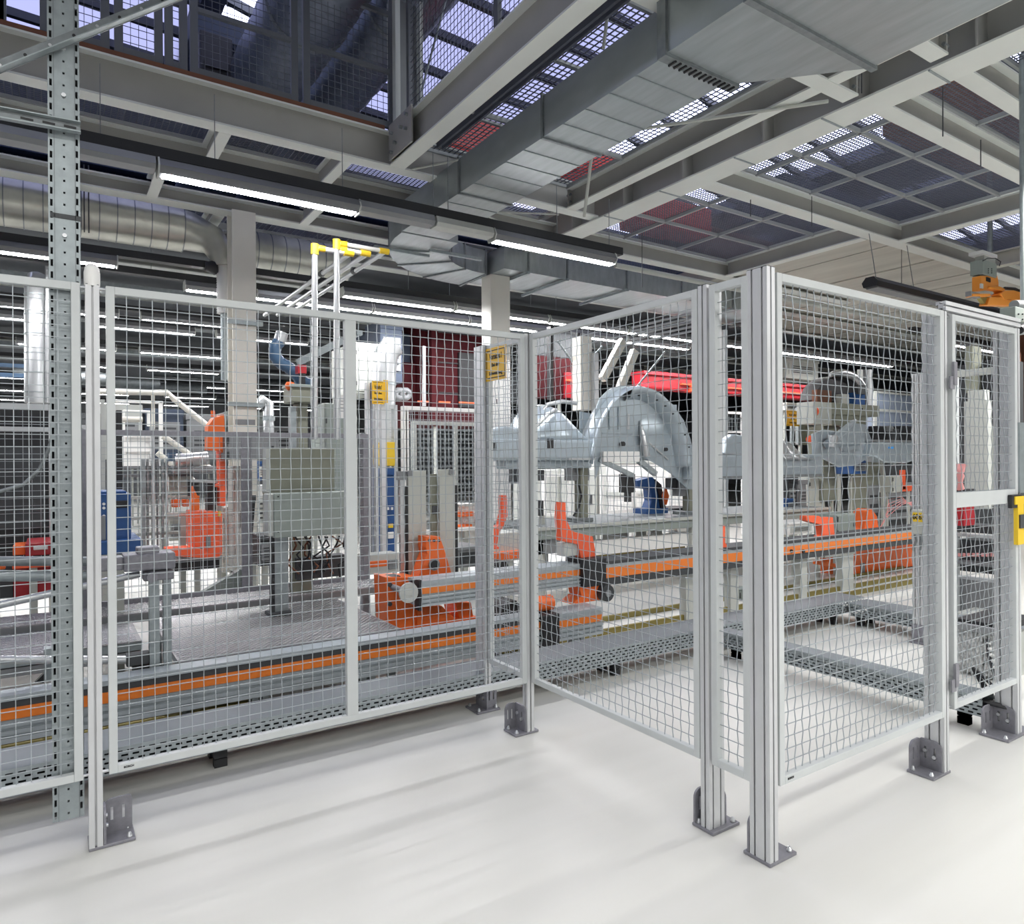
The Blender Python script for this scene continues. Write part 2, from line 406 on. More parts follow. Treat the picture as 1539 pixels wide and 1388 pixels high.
# ------------------------------------------------------------------ ducts
du = thing('ventilation_duct', 'long rectangular sheet metal duct crossing below the platform', 'duct', (3.47, -1, 4.0))
bounds = [3.08, 4.36, 5.68, 6.97]
for a, c in zip(bounds, bounds[1:]):
    part('duct_section', MB().box(3.185, 3.755, a+.012, c-.012, 4.0, 4.32), DUCT, du)
    k = MB()
    k.box(3.17, 3.77, a-.012, a+.012, 3.985, 4.335); part('flange', k, GALVD, du)
    n = 5
    for j in range(1, n):
        y = a+(c-a)*j/n
        part('seam', MB().box(3.187, 3.753, y-.006, y+.006, 3.994, 4.0), GALV, du)
part('duct_section', MB().box(3.12, 4.32, -1.0, 2.39, 3.96, 4.46), DUCT, du)
part('duct_section', MB().prism([(3.12, 3.0), (3.76, 3.0), (4.32, 2.42), (3.12, 2.42)], 'z', 3.961, 4.459), DUCT, du)
part('flange', MB().box(3.10, 3.78, 2.99, 3.06, 3.94, 4.48), GALVD, du)
part('flange', MB().box(3.10, 4.34, 2.385, 2.425, 3.94, 4.48), GALVD, du)
ra = MB()
x = 3.2
while x < 3.75: ra.cyl((x, 3.935), .008, 'v', 3.0, 3.06, 6); x += .045
part('hole_row', ra, BLACK, du, kind='stuff')
# branch with swept elbow
br = thing('branch_duct', 'curved branch duct turning off the long duct behind the lamps', 'duct', (5, 7.8, 4.0))
def arc(cx, cy, r, a0, a1, n): return [(cx+r*cos(a0+(a1-a0)*i/n), cy+r*sin(a0+(a1-a0)*i/n)) for i in range(n+1)]
for i in range(4):
    a0, a1 = pi-(pi/2)*i/4, pi-(pi/2)*(i+1)/4
    po = arc(4.85, 7.0, 1.65, a0, a1, 3)+arc(4.85, 7.0, .95, a1, a0, 3)
    part('elbow_segment', MB().prism(po, 'z', 4.0, 4.31), DUCT, br)
    k = arc(4.85, 7.0, 1.66, a1, a1, 1)[:1]+arc(4.85, 7.0, .94, a1, a1, 1)[:1]
    part('flange', MB().bar((*k[0], 4.155), (*k[1], 4.155), .03, .345), GALVD, br)
xs = [4.9, 5.3, 5.95, 7.05, 8.2, 9.4, 10.6]
for a, c in zip(xs, xs[1:]):
    part('duct_section', MB().box(a+.012, c-.012, 7.6, 8.5, 4.0, 4.30), DUCT, br)
    part('flange', MB().box(c-.012, c+.012, 7.585, 8.515, 3.985, 4.315), GALVD, br)
    part('hanger_rail', MB().box(c-.09, c-.05, 7.5, 8.6, 3.95, 3.985), GALV, br)
for (x, y, nm) in ((3.5, 7.52, 'near'), (4.1, 7.3, 'mid')):
    part('hanger_rail', MB().box(x-.4, x+.3, y, y+.04, 3.95, 3.985), GALV, br)
# spiral duct
sd = thing('spiral_duct', 'round spiral-seam duct with elbow ending at the cream column', 'duct', (0, 8.75, 3.95))
zc, rd = 4.18, .255
x = -5.0
while x < 1.15:
    part('duct_ring', MB().cyl((8.75, zc), rd, 'u', x, x+.155, 24), SPIRAL, sd, fix=False)
    part('seam', MB().cyl((8.75, zc), rd+.006, 'u', x+.155, x+.165, 24), GALVD, sd, fix=False); x += .165
ex_ = P(337, 460, v=8.5).x
el = [(1.1, 8.75, zc), (1.34, 8.72, zc-.02), (ex_-.1, 8.6, zc-.12), (ex_-.02, 8.5, zc-.30), (ex_, 8.5, zc-.42)]
part('elbow', MB().tube(el, .2, 20, rad=[.25, .22, .17, .14, .12]), SPIRAL, sd)
fl = MB(); pts = []; rads = []
for i in range(40): pts.append((ex_, 8.5, zc-.42-i*.014)); rads.append(.075+.008*(i % 2))
fl.tube(pts, .1, 16, rad=rads); part('flexible_hose', fl, WHITE, sd)
part('hose_tail', MB().tube([(ex_, 8.5, zc-.96), (ex_, 8.5, 2.45)], .042, 14), GALV, sd)
for xx in (.30, .34):
    part('hanger_strap', MB().bar((xx, 8.47, 3.9), (xx, 8.47, 4.6), .008, .012), DARK, sd)
sr = thing('spiral_duct', 'round spiral-seam duct continuing right of the cream column', 'duct', (2.6, 8.9, 3.9))
x = 1.95
while x < 3.2:
    part('duct_ring', MB().cyl((8.95, 4.1), .25, 'u', x, x+.155, 24), SPIRAL, sr, fix=False)
    part('seam', MB().cyl((8.95, 4.1), .256, 'u', x+.155, x+.165, 24), GALVD, sr, fix=False); x += .165
fan = solo('duct_fan', 'small black fan motor beside the elbow of the spiral duct', 'fan',
           MB().tube([P(308, 400, v=8.5), P(322, 402, v=8.5), P(326, 402, v=8.5)], .08, 14, rad=[.05, .085, .07]), BLACK)
# riser ducts left
for px, nm in ((55, 'shiny round riser duct behind the slotted post'),):
    a = P(px, 430, v=9.4); b_ = P(px, 605, v=9.4)
    t = thing('riser_duct', nm, 'duct', b_)
    part('duct_tube', MB().tube([b_, a, a+Vector((0, .05, .12))], .1, 18, rad=[.115, .115, .09]), SILVER, t)
    for k in range(6):
        c = b_.lerp(a, (k+.5)/6); part('seam', MB().tube([c, c+Vector((0, 0, .012))], .12, 18), GALV, t)
for px in (71, 75):
    a = P(px, 400, v=9.3); b_ = P(px, 605, v=9.3)
    solo('riser_pipe', 'thin bright pipe beside the round riser duct, '+('inner' if px == 71 else 'outer')+' of two', 'pipe', MB().tube([b_, a], .022, 10), SILVER)

# insulated pipes and machinery above the platform
for i, (px, py, rr, lb) in enumerate(((430, 70, .42, 'thick insulated pipe high above the railing, nearest the roof light'), (556, 70, .38, 'ribbed insulated pipe high above the railing, beside the upper column'))):
    c = P(px, py, z=6.1+.35*i)
    t = thing('insulated_pipe', lb, 'pipe', (c.x, c.y, c.z-rr))
    pts = []; rads = []
    for k in range(70): pts.append((c.x, 2.5+k*.2, c.z)); rads.append(rr+(.012 if k % 2 else 0))
    part('pipe_shell', MB().tube(pts, rr, 22, rad=rads), POLY, t)
    for y in (7.0, 9.2, 11.5): part('pipe_band', MB().tube([(c.x, y, c.z), (c.x, y+.04, c.z)], rr+.02, 22), GALVD, t)
def upbox(lb, x0, y0, x1, y1, z, d, m, nm='roof_machine', cat='machine'):
    p = P((x0+x1)/2, y1, z=z); k = MB().bv(x0, y0, x1, y1, p.y, d)
    t = thing(nm, lb, cat, (p.x, p.y, min(q[2] for q in k.v)))
    part('housing', k, m, t, bevel=.02)
    q = MB(); us = [v[0] for v in k.v]; zs = [v[2] for v in k.v]
    q.box(min(us)+.05, max(us)-.05, p.y-.03, p.y, min(zs)+.05, min(zs)+.12); part('rib', q, m, t)
    return t
upbox('red machine above the deck mesh between heavy beam and duct', 640, 170, 775, 232, 5.0, .8, REDM)
upbox('red tank above the deck right of the duct', 872, 222, 942, 262, 5.0, .7, REDM)
upbox('bright red machine above the dark deck panel', 965, 300, 1070, 345, 5.0, .5, REDM)
upbox('rust brown machine above the dark deck panel', 1000, 345, 1180, 385, 4.95, .6, RUST)
upbox('orange brown machine above the corner deck panel', 1408, 120, 1470, 190, 5.2, .6, RUST)
upbox('rust coloured machine further along the corner deck panel', 1480, 150, 1560, 230, 5.2, .6, RUST)
upbox('dark blue plant unit above the lattice deck panel', 1180, 285, 1330, 345, 6.2, 1, DBLUE)
upbox('dark ventilator above the railing with a motor', 300, 50, 350, 110, 6.0, .4, BLACK)
upbox('slate blue plant unit behind the railing', 285, 30, 395, 70, 6.6, .5, DBLUE)

for k, (a, c, lb) in enumerate(((-6, -1.2, 'left of the slotted post'), (-.7, 2.2, 'behind the railing beam'), (2.35, 3.6, 'behind the bolted joint'))):
    t = thing('screening_box', 'dark screening box added above the narrow deck strip, '+lb, 'duct', ((a+c)/2, 10, 5.5))  # added to hide the bright skylights behind the deck strip
    part('screening_body', MB().box(a, c, 10, 10.6, 5.5, 6.45), DBLUE, t)
    for j in range(3): part('flange', MB().box(a+(c-a)*(j+.5)/3, a+(c-a)*(j+.5)/3+.04, 9.97, 10.63, 5.47, 6.48), GRATE, t)
cr0 = thing('cable_rail', 'dark double rail hung under the open deck mesh', 'rail', (3.05, 2, 4.58))
for x in (3.06, 3.115): part('rail', MB().box(x, x+.022, -1, 5.9, 4.465, 4.52), GRATE, cr0)
for y in (1.2, 3.0, 4.2, 5.3): part('cross_bracket', MB().box(2.86, 3.6, y, y+.03, 4.52, 4.54), GRATEL, cr0)
# ------------------------------------------------------------------ lamps
def lamp(label, u, v, z=3.6, L=1.52, group='fluorescent lamps of the hall'):
    hw = .036 if group == 'small lamps deep in the hall' else .048
    t = thing('fluorescent_lamp', label, 'lamp', (u+L/2, v, z), group)
    po = [(v-.045, z), (v+.045, z), (v+.085, z+.05), (v+.05, z+.11), (v-.05, z+.11), (v-.085, z+.05)]
    hs = part('housing', MB().prism([(v-.05, z+.002), (v-.085, z+.05), (v-.05, z+.11), (v+.05, z+.11), (v+.085, z+.05), (v+.05, z+.002)], 'u', u, u+L), HOUSE, t)
    part('diffuser', MB().box(u+.03, u+L-.03, v-hw, v+hw, z-.003, z+.002), LAMP, hs)
    for x in (u, u+L):
        part('end_cap', MB().prism([(v-.055, z-.008), (v-.09, z+.05), (v-.055, z+.115), (v+.055, z+.115), (v+.09, z+.05), (v+.055, z-.008)], 'u', x-.006, x+.006), LGREY, t)
    return t
def track(label, v, u0, u1, z=3.6, wires=(), top=4.3):
    t = thing('lamp_track', label, 'track', (u0, v, z+.11))
    part('rail', MB().box(u0, u1, v-.055, v+.055, z+.112, z+.19), BLACK, t)
    for x in wires: part('hanger_wire', MB().tube([(x, v, z+.19), (x, v, top)], .004, 4), GALVD, t)
    return t
R1 = 'lamp of the near row'
l0 = lamp('near fluorescent lamp left of the duct, above the big fence panel', .66, 5.66)
lamp('near fluorescent lamp right of the duct, above the inner fence corner', 3.52, 5.66)
t1 = track('dark lamp track of the near row crossing under the duct', 5.66, -6, 5.15, wires=(.3, 1.05, 2.05, 2.9, 3.05, 4.3, 5.0))
part('blank_cover', MB().prism([(5.6, 3.62), (5.575, 3.65), (5.6, 3.71), (5.72, 3.71), (5.745, 3.65), (5.72, 3.62)], 'u', 2.9, 3.5), LGREY, t1)
part('blank_cover', MB().prism([(5.6, 3.62), (5.575, 3.65), (5.6, 3.71), (5.72, 3.71), (5.745, 3.65), (5.72, 3.62)], 'u', -6, .64), MID, t1)
part('blank_cover', MB().prism([(5.6, 3.62), (5.575, 3.65), (5.6, 3.71), (5.72, 3.71), (5.745, 3.65), (5.72, 3.62)], 'u', 2.17, 2.88), MID, t1)
part('conduit', MB().tube([(5.12, 5.7, 3.62), (11, 5.7, 3.62)], .03, 8), PALE, t1)
RV = {1: 8.55, 2: 9.25, 3: 11.5, 4: 12.4, 5: 14.9, 6: 17.6, 7: 20.9, 8: 24.5, 9: 28}
lamps = [(1, -2.7, 'far left lamp in the second row'), (1, -.98, 'lamp in the second row behind the slotted post'),
 (1, 3.08, 'lamp in the second row directly behind the big fence panel rail'), (1, 4.70, 'lamp in the second row above the yellow sign'),
 (1, 6.32, 'lamp in the second row over the grey wheel arch panel'), (1, 7.94, 'lamp in the second row right of the wheel arch panel'), (1, 9.56, 'lamp in the second row seen past the narrow fence panel'), (1, 11.22, 'lamp in the second row behind the corner post'), (1, 12.84, 'second row lamp behind the front fence panel, nearer of two'), (1, 14.46, 'second row lamp behind the front fence panel, farther of two'),
 (2, 1.36, 'lamp beside the cream column in the third row'), (2, 2.2, 'lamp in the third row behind the aluminium pipes'), (2, 3.75, 'lamp in the third row behind the fence mullion'), (2, 5.3, 'lamp in the third row beside the square column'), (2, 6.93, 'lamp in the third row above the car panels'), (2, 8.55, 'lamp in the third row behind the narrow fence panel')]
for r, u, lb in lamps: lamp(lb, u, RV[r], L=1.58)
track('dark lamp track of the second row', 8.55, -8, 18, wires=(4, 6, 8), top=4.3)
track('dark lamp track of the short row behind the gate', 6.3, 12.5, 17, wires=(13.4, 15.2), top=4.36)
track('dark lamp track of the third row', 9.25, -8, 18, wires=(1, 3, 5, 7), top=4.6)
far = 'small lamps deep in the hall'
for r, u0, n, pitch, w in ((3, -4.3, 4, 1.8, 'fourth'), (4, -5.1, 5, 1.85, 'fifth'), (5, -6.2, 5, 1.9, 'sixth'), (6, -7, 5, 2.2, 'seventh'), (7, -6.6, 6, 2.3, 'eighth'), (8, -7, 6, 2.5, 'ninth'), (9, -7, 7, 2.6, 'tenth')):
    ords = ['first', 'second', 'third', 'fourth', 'fifth', 'sixth', 'seventh']
    for k in range(n):
        lamp('small distant lamp, %s along the %s row from the front' % (ords[k], w), u0+k*pitch*1.0, RV[r], group=far)
    track('dark track carrying the %s row of distant lamps' % w, RV[r], -8, 12, top=4.3)
for k, w in enumerate(('nearer', 'farther')):
    lamp('%s lamp of the short row seen through the gate mesh' % w, 13+k*1.8, 6.3, group=far)
dk = thing('unlit_lamp', 'dark unlit lamp hanging over the front fence panel', 'lamp', (9.4, 4.7, 3.6))
part('housing', MB().prism([(4.62, 3.6), (4.6, 3.66), (4.65, 3.72), (4.75, 3.72), (4.8, 3.66), (4.78, 3.6)], 'u', 8.35, 12.4), BLACK, dk)
part('reflector', MB().box(8.4, 12.35, 4.63, 4.77, 3.585, 3.6), MID, dk)
for x in (8.5, 9.4): part('hanger_wire', MB().tube([(x, 4.7, 3.7), (x, 4.79, 4.31)], .005, 4), GALVD, dk)

# tension rods and hangers
def rod(lb, pts, r=.012, m=None): return solo('tension_rod', lb, 'rod', MB().tube(pts, r, 8), m or PALE)
rod('thin diagonal tie rod from beam to duct side', [P(615, 255, z=4.32), P(690, 240, u=3.18)])
rod('long diagonal tie rod crossing under the right deck mesh', [P(940, 197, z=4.28), P(1245, 152, z=4.28)], .014)
rod('upright hanger rod beside the duct flange', [P(889, 235, v=4.5), P(878, 325, v=4.9)], .014)
rod('diagonal tie rod behind the lamp right of the duct', [P(735, 325, z=4.3), P(795, 357, z=4.2)], .012)
rod('tie rod with turnbuckle right of the duct', [P(748, 318, z=4.3), P(840, 322, z=4.3)], .01)
rod('slanted rod in front of the upper mesh beside the column', [P(670, 0, v=5.6), P(634, 135, v=5.6)], .01, GALVD)
rod('hanger rod dropping to the duct edge near the platform mesh', [P(915, 5, v=3.6), P(907, 72, v=3.6)], .012)
for (x, y0, y1, v, lb) in ((965, 350, 432, 5.3, 'beside the dark unlit lamp'), (1128, 300, 325, 3.5, 'under the second cross beam'), (1220, 295, 340, 4.0, 'near the planked soffit'), (1417, 130, 205, 2.4, 'beneath the corner cross beam'), (1295, 60, 140, 3.0, 'left of the girder'), (1240, 55, 130, 3.1, 'beside the large duct section'), (1474, 210, 250, 2.6, 'under the beam over the gate'), (1355, 375, 436, 4.8, 'above the planked soffit edge')):
    rod('thin dark hanger wire '+lb, [P(x, y0, v=v), P(x, y1, v=v)], .004, DARK)

# mesh railing on the platform edge
def wires(mb, plane, c, a0, a1, z0, z1, pa=.046, pz=.046, r=.002, crimp=.003, n=4):
    """woven wire mesh: plane 'v' spans u, plane 'u' spans v"""
    def pt(a, d, z): return (a, c+d, z) if plane == 'v' else (c+d, a, z)
    na = max(1, round((a1-a0)/pa)); nz = max(1, round((z1-z0)/pz))
    for i in range(1, na):
        a = a0+(a1-a0)*i/na
        if crimp:
            pts = [pt(a, crimp*(1 if (k+i) % 2 else -1) if k % 1 == 0 else 0, z0+(z1-z0)*k/nz) for k in range(nz+1)]
        else: pts = [pt(a, 0, z0), pt(a, 0, z1)]
        mb.tube(pts, r, n, cap=False)
    for k in range(1, nz):
        z = z0+(z1-z0)*k/nz
        if crimp and False: pass
        pts = [pt(a0, 0, z), pt(a1, 0, z)]
        mb.tube(pts, r, n, cap=False)
    return mb
def meshpanel(root, plane, c, a0, a1, z0, z1, fw=.03, fd=.03, m=None, wm=None, pitch=.046, r=.002, crimp=.003, mull=(), rails=(), stile='frame_stile'):
    m = m or FRAME; wm = wm or WIRE
    def bx(x0, x1, y0, y1): return MB().box(x0, x1, c, c+fd, y0, y1) if plane == 'v' else MB().box(c, c+fd, x0, x1, y0, y1)
    bv = .002 if fd >= .03 else 0
    part('frame_stile', bx(a0, a0+fw, z0, z1), m, root, bevel=bv); part('frame_stile', bx(a1-fw, a1, z0, z1), m, root, bevel=bv)
    part('frame_rail', bx(a0+fw, a1-fw, z0, z0+fw), m, root, bevel=bv); part('frame_rail', bx(a0+fw, a1-fw, z1-fw, z1), m, root, bevel=bv)
    for x0, x1 in mull: part('mullion', bx(x0, x1, z0+fw, z1-fw), m, root, bevel=bv)
    for y0, y1 in rails: part('cross_rail', bx(a0+fw, a1-fw, y0, y1), m, root, bevel=bv)
    wm_ = wires(MB(), plane, c+fd*.6, a0+fw-.004, a1-fw+.004, z0+fw-.004, z1-fw+.004, pitch, pitch, r, crimp)
    part('wire_mesh', wm_, wm, root, kind='stuff', fix=False)
rl = [(-9, 10, 'beyond the slotted post'), (60, 165, 'crossed by the slotted post'), (172, 245, 'right of the slotted post'), (248, 282, 'narrow one by the gap'), (286, 448, 'with the ventilator behind'), (456, 594, 'ending at the upper column')]
RP = mat('railing_grey', (.13, .14, .16), .5, .3)
for x0, x1, lb in rl:
    a = P(x0, 80, v=6.18).x; c = P(x1, 80, v=6.18).x
    t = thing('mesh_railing', 'dark mesh railing panel on the platform, '+lb, 'railing', ((a+c)/2, 6.18, 4.63))
    meshpanel(t, 'v', 6.18, a, c, 4.68, 6.6, .06, .04, RP, GRATE, .06, .003, 0, rails=((5.2, 5.24), (5.75, 5.79)))
    for x in (a+.02, c-.06): part('foot', MB().box(x, x+.04, 6.18, 6.22, 4.625, 4.69), RP, t)
t = thing('mesh_railing', 'dark mesh railing standing along the heavy bolted beam', 'railing', (2.8, 3, 4.67))
meshpanel(t, 'u', 2.80, .5, 6.0, 4.70, 6.8, .05, .04, RP, GRATE, .06, .003, 0, mull=((2.6, 2.66), (4.4, 4.46)))
solo('kick_board', 'rusty brown toe board along the platform edge', 'board', MB().box(-8, 2.65, 6.16, 6.18, 4.632, 4.68), RUST)

# ------------------------------------------------------------------ safety fence
V1F, U1F, V3F = 3.153, 2.196, 1.621
def profile(w, d, nu=1, nv=1, g=.008, dep=.011):
    """T-slot extrusion outline, w along u with nu slots, d along v with nv slots, from the origin"""
    def side(L, n):
        o = [(0, 0)]
        for i in range(n):
            c = L*(i+.5)/n
            o += [(c-g/2, 0), (c-g/2, dep*.35), (c-g, dep*.5), (c-g, dep), (c+g, dep), (c+g, dep*.5), (c+g/2, dep*.35), (c+g/2, 0)]
        return o
    pts = [(a, b) for a, b in side(w, nu)]
    pts += [(w-b, a) for a, b in side(d, nv)]
    pts += [(w-a, d-b) for a, b in side(w, nu)]
    pts += [(b, d-a) for a, b in side(d, nv)]
    return pts
def fence_post(label, u, v, w, d, nu, nv, z1, plate, ups, cap=None, z0=.012):
    """u,v: near corner. plate: (u0,u1,v0,v1). ups: upright bracket ears ('u'|'v', c, a0, a1)"""
    t = thing('fence_post', label, 'post', (u+w/2, v+d/2, 0), 'aluminium fence posts')
    po = [(u+a, v+b) for a, b in profile(w, d, nu, nv)]
    part('profile', MB().prism(po, 'z', z0, z1), ALU, t)
    cp = MB().box(u+.001, u+w-.001, v+.001, v+d-.001, z1, z1+.003); part('top_cap', cp, DARK, t)
    br = part('foot_plate', MB().box(*plate, 0, .013), CAST, t, bevel=.003)
    for ax, c, a0, a1 in ups:
        k = MB(); h = .15; s = a1-a0; sg = 1
        def b2(x0, x1, y0, y1): return k.box(c, c+.009, x0, x1, y0, y1) if ax == 'u' else k.box(x0, x1, c, c+.009, y0, y1)
        b2(a0, a1, .013, .06)
        sl = .010; q1, q2 = a0+s*.3, a0+s*.7
        for x0, x1 in ((a0, q1-sl/2), (q1+sl/2, q2-sl/2), (q2+sl/2, a1)): b2(x0, x1, .06, .115)
        r_ = .035; top = [(a0, .115), (a0, h-r_)]
        for i in range(1, 6): top.append((a0+r_-r_*cos(pi/2*i/5), h-r_+r_*sin(pi/2*i/5)))
        top += [(a1-.01, h), (a1, h-.01), (a1, .115)]
        k.prism(top, ax, c, c+.009)
        er = part('upright_ear', k, CAST, t)
        for q, zz in ((q1, .075), (q2, .098)) if ax == 'u' else ():
            m_ = MB()
            if ax == 'u': m_.cyl((q, zz), .009, 'u', c-.008, c+.017, 8)
            else: m_.cyl((q, zz), .009, 'v', c-.008, c+.017, 8)
            part('bolt', m_, SILVER, er)
    for (bu, bv_) in ((plate[0]+.02, plate[2]+.02), (plate[1]-.02, plate[2]+.02), (plate[0]+.02, plate[3]-.02), (plate[1]-.02, plate[3]-.02)):
        if u-.01 < bu < u+w+.01 and v-.01 < bv_ < v+d+.01: continue
        part('floor_bolt', MB().lathe((bu, bv_), [(.011, .013), (.011, .019), (.008, .02), (.006, .03), (.003, .031)], 8), SILVER, br)
    return t
pL = fence_post('aluminium post with a white round cap, beside the slotted steel post', .113, V1F, .047, .047, 1, 1, 2.195, (.112, .272, 3.152, 3.275), [('v', 3.245, .165, .268), ('u', .162, 3.158, 3.245)])
capm = MB(); pc = (.1365, 3.1765)
capm.lathe(pc, [(.027, 2.192), (.028, 2.21), (.028, 2.245), (.024, 2.265), (.015, 2.278), (.004, 2.282)], 20)
part('white_cap', capm, WHITE, pL, label='white rounded plastic cap')
fence_post('aluminium post at the inner fence corner', 2.173, 3.154, .045, .045, 1, 1, 2.2, (2.093, 2.247, 3.152, 3.275), [('u', 2.163, 3.165, 3.27), ('v', 3.262, 2.097, 2.163)])
fence_post('aluminium post between the long and the narrow fence panel', 2.197, 1.905, .09, .045, 2, 1, 2.205, (2.19, 2.353, 1.882, 1.992), [('u', 2.295, 1.91, 1.985), ('v', 1.978, 2.193, 2.295)])
fence_post('front corner post of the fence, double aluminium profile', 2.197, 1.622, .047, .09, 1, 2, 2.212, (2.193, 2.352, 1.618, 1.74), [('u', 2.25, 1.64, 1.735), ('v', 1.718, 2.2, 2.25)])
fence_post('aluminium post between the front panel and the gate', 3.517, 1.632, .047, .09, 1, 2, 2.2, (3.412, 3.575, 1.63, 1.755), [('u', 3.507, 1.64, 1.745), ('v', 1.738, 3.418, 3.507)])
fence_post('aluminium post at the latch side of the gate', 4.335, 1.64, .05, .11, 1, 2, 2.2, (4.19, 4.50, 1.628, 1.77), [('u', 4.325, 1.65, 1.76), ('v', 1.755, 4.205, 4.325)])
fence_post('aluminium post at the end of the fence beyond the gate', 5.61, 1.64, .045, .09, 1, 2, 2.2, (5.5, 5.67, 1.63, 1.76), [('u', 5.60, 1.65, 1.75)])
fence_post('aluminium post behind the big panel, carrying the panel with the sign', 2.176, 3.61, .045, .105, 1, 2, 2.2, (2.097, 2.256, 3.562, 3.712), [('u', 2.166, 3.572, 3.70), ('v', 3.595, 2.175, 2.25)])
def panel(label, plane, c, a0, a1, z0=.283, z1=2.197, nm='safety_fence', **kw):
    t = thing(nm, label, 'fence' if nm == 'safety_fence' else 'gate', ((a0+a1)/2, c, z0) if plane == 'v' else (c, (a0+a1)/2, z0), 'wire mesh fence panels')
    meshpanel(t, plane, c, a0, a1, z0, z1, **kw)
    for zz in (z0+.01, z1-.012):
        for a in (a0-.012, a1+.012):
            part('mounting_bolt', MB().cyl((c+.02, zz) if plane == 'v' else (c+.02, zz), .006, 'u' if plane == 'v' else 'v', a-.012, a+.012, 6), SILVER, t)
    return t
panel('wire mesh fence panel left of the white-capped post', 'v', V1F, -1.95, .096)
pB = panel('big wire mesh fence panel with a centre mullion', 'v', V1F, .182, 2.172, mull=((1.15, 1.204),))
text('frame_lettering', 'BOSCH', .011, INK, pB, (.25, V1F-.0012, .300), (pi/2, 0, 0))
pM = panel('long wire mesh fence panel running from the inner corner toward the front', 'u', U1F, 1.955, 3.145)
panel('narrow wire mesh fence panel beside the front corner post', 'u', U1F, 1.708, 1.893)
pR = panel('front wire mesh fence panel right of the corner post', 'v', V3F, 2.257, 3.508)
text('frame_lettering', 'BOSCH', .011, INK, pR, (2.32, V3F-.0012, .300), (pi/2, 0, 0))
panel('fence panel bearing the yellow sign, behind the big panel', 'u', U1F, 3.18, 3.606)
gt = panel('wire mesh gate with a flat cross rail and hinges', 'v', V3F, 3.595, 4.305, .30, 2.19, nm='fence_gate', rails=((1.262, 1.335),))
for z in (1.86, .42):
    h = part('hinge', MB().box(3.585, 3.615, V3F-.012, V3F, z-.01, z+.10), CAST, gt)
    part('hinge_leaf', MB().box(3.555, 3.598, V3F-.008, V3F, z-.03, z+.03), CAST, h)
panel('wire mesh fence panel beyond the latch post of the gate', 'v', V3F, 4.52, 5.6)
tr = thing('gate_header', 'aluminium profile lying across the top of the gate', 'profile', (3.9, 1.65, 2.2))
part('profile', MB().prism([(1.625+a, 2.203+b_) for a, b_ in profile(.045, .045)], 'u', 3.54, 4.36), ALU, tr)
lk = thing('gate_lock', 'yellow and black safety switch on the gate latch', 'lock', (4.33, 1.6, 1.15))
part('switch_body', MB().bv(1521, 743, 1536, 763, 1.600, .02), BLACK, lk, bevel=.003)
part('yellow_plate', MB().bv(1526, 745, 1552, 757, 1.595, .006), YELLOW, lk, label='yellow actuator plate')
part('yellow_arm', MB().bv(1530, 757, 1539, 818, 1.598, .02), YELLOW, lk, label='yellow long arm')
part('grip', MB().bv(1534, 772, 1560, 792, 1.59, .03), DARK, lk)
part('slide_plate', MB().bv(1533, 635, 1550, 740, 1.612, .02), GALV, lk)

def sign(label, x0, y0, x1, y1, u=None, v=None, lines=('Vorsicht !', 'Bei der', 'Schweissung'), off=.006):
    """flat yellow warning plate with a black border and lettering on a plane"""
    k = MB(); bd = MB()
    if u is not None:
        a = P(x0, (y0+y1)/2, u=u).y; c = P(x1, (y0+y1)/2, u=u).y; zt = P((x0+x1)/2, y0, u=u).z; zb = P((x0+x1)/2, y1, u=u).z
        k.box(u-off, u-off+.004, c, a, zb, zt); W_ = a-c; mid = (u-off-.0012, (a+c)/2)
        rot = (pi/2, 0, -pi/2); s = .010
        for q in ((c+s, a-s, zt-2*s, zt-1.5*s), (c+s, a-s, zb+1.5*s, zb+2*s), (c+s, c+1.5*s, zb+2*s, zt-2*s), (a-1.5*s, a-s, zb+2*s, zt-2*s)):
            bd.box(u-off-.001, u-off, *q)
    else:
        a = P(x0, (y0+y1)/2, v=v).x; c = P(x1, (y0+y1)/2, v=v).x; zt = P((x0+x1)/2, y0, v=v).z; zb = P((x0+x1)/2, y1, v=v).z
        k.box(a, c, v-off, v-off+.004, zb, zt); W_ = c-a; mid = ((a+c)/2, v-off-.0012)
        rot = (pi/2, 0, 0); s = .010
        for q in ((a+s, c-s, zt-2*s, zt-1.5*s), (a+s, c-s, zb+1.5*s, zb+2*s)): bd.box(q[0], q[1], v-off-.001, v-off, q[2], q[3])
    t = thing('warning_sign', label, 'sign', (mid[0], mid[1], zb))
    part('sign_plate', k, SIGNY, t); part('black_border', bd, INK, t)
    H_ = zt-zb
    for i, ln in enumerate(lines):
        sz = H_*(.24 if i == 0 else .15)
        text('lettering', ln, sz, INK, t, (mid[0], mid[1], zt-H_*(.28+.25*i)), rot, sx=min(1, W_*.78/(len(ln)*sz*.5)))
    return t
sign('yellow warning sign on the fence panel behind the inner corner', 731, 521, 761, 571, u=2.196, off=.004)

# slotted steel post with strut and channel
up = thing('slotted_post', 'tall perforated galvanised steel post left of the white-capped post', 'post', (.05, 3.23, .13))
def perf(mb, fn, L, H, rows, t=.002):
    """flat perforated strip: fn(a, b, t0, t1) adds a box; rows = (b centre, slot height, slot length, pitch, offset)"""
    e = 0
    for b, h, sl, pt_, of in sorted(rows):
        mb_ = b-h/2
        fn(0, L, e, mb_)
        x = 0; s0 = of % pt_
        while s0 < L:
            if s0 > x: fn(x, s0, mb_, b+h/2)
            x = min(L, s0+sl); s0 += pt_
        if x < L: fn(x, L, mb_, b+h/2)
        e = b+h/2
    fn(0, L, e, H)
k = MB(); z0p, z1p = .13, 4.3
perf(k, lambda a, c, y0, y1: k.box(-.004+y0, -.004+y1, 3.195, 3.2, z0p+a, z0p+c), z1p-z0p, .104,
     [(.010, .008, .026, .046, .012), (.052, .007, .008, .046, .02), (.094, .008, .026, .046, .03)])
part('front_web', k, GALV, up, fix=False)
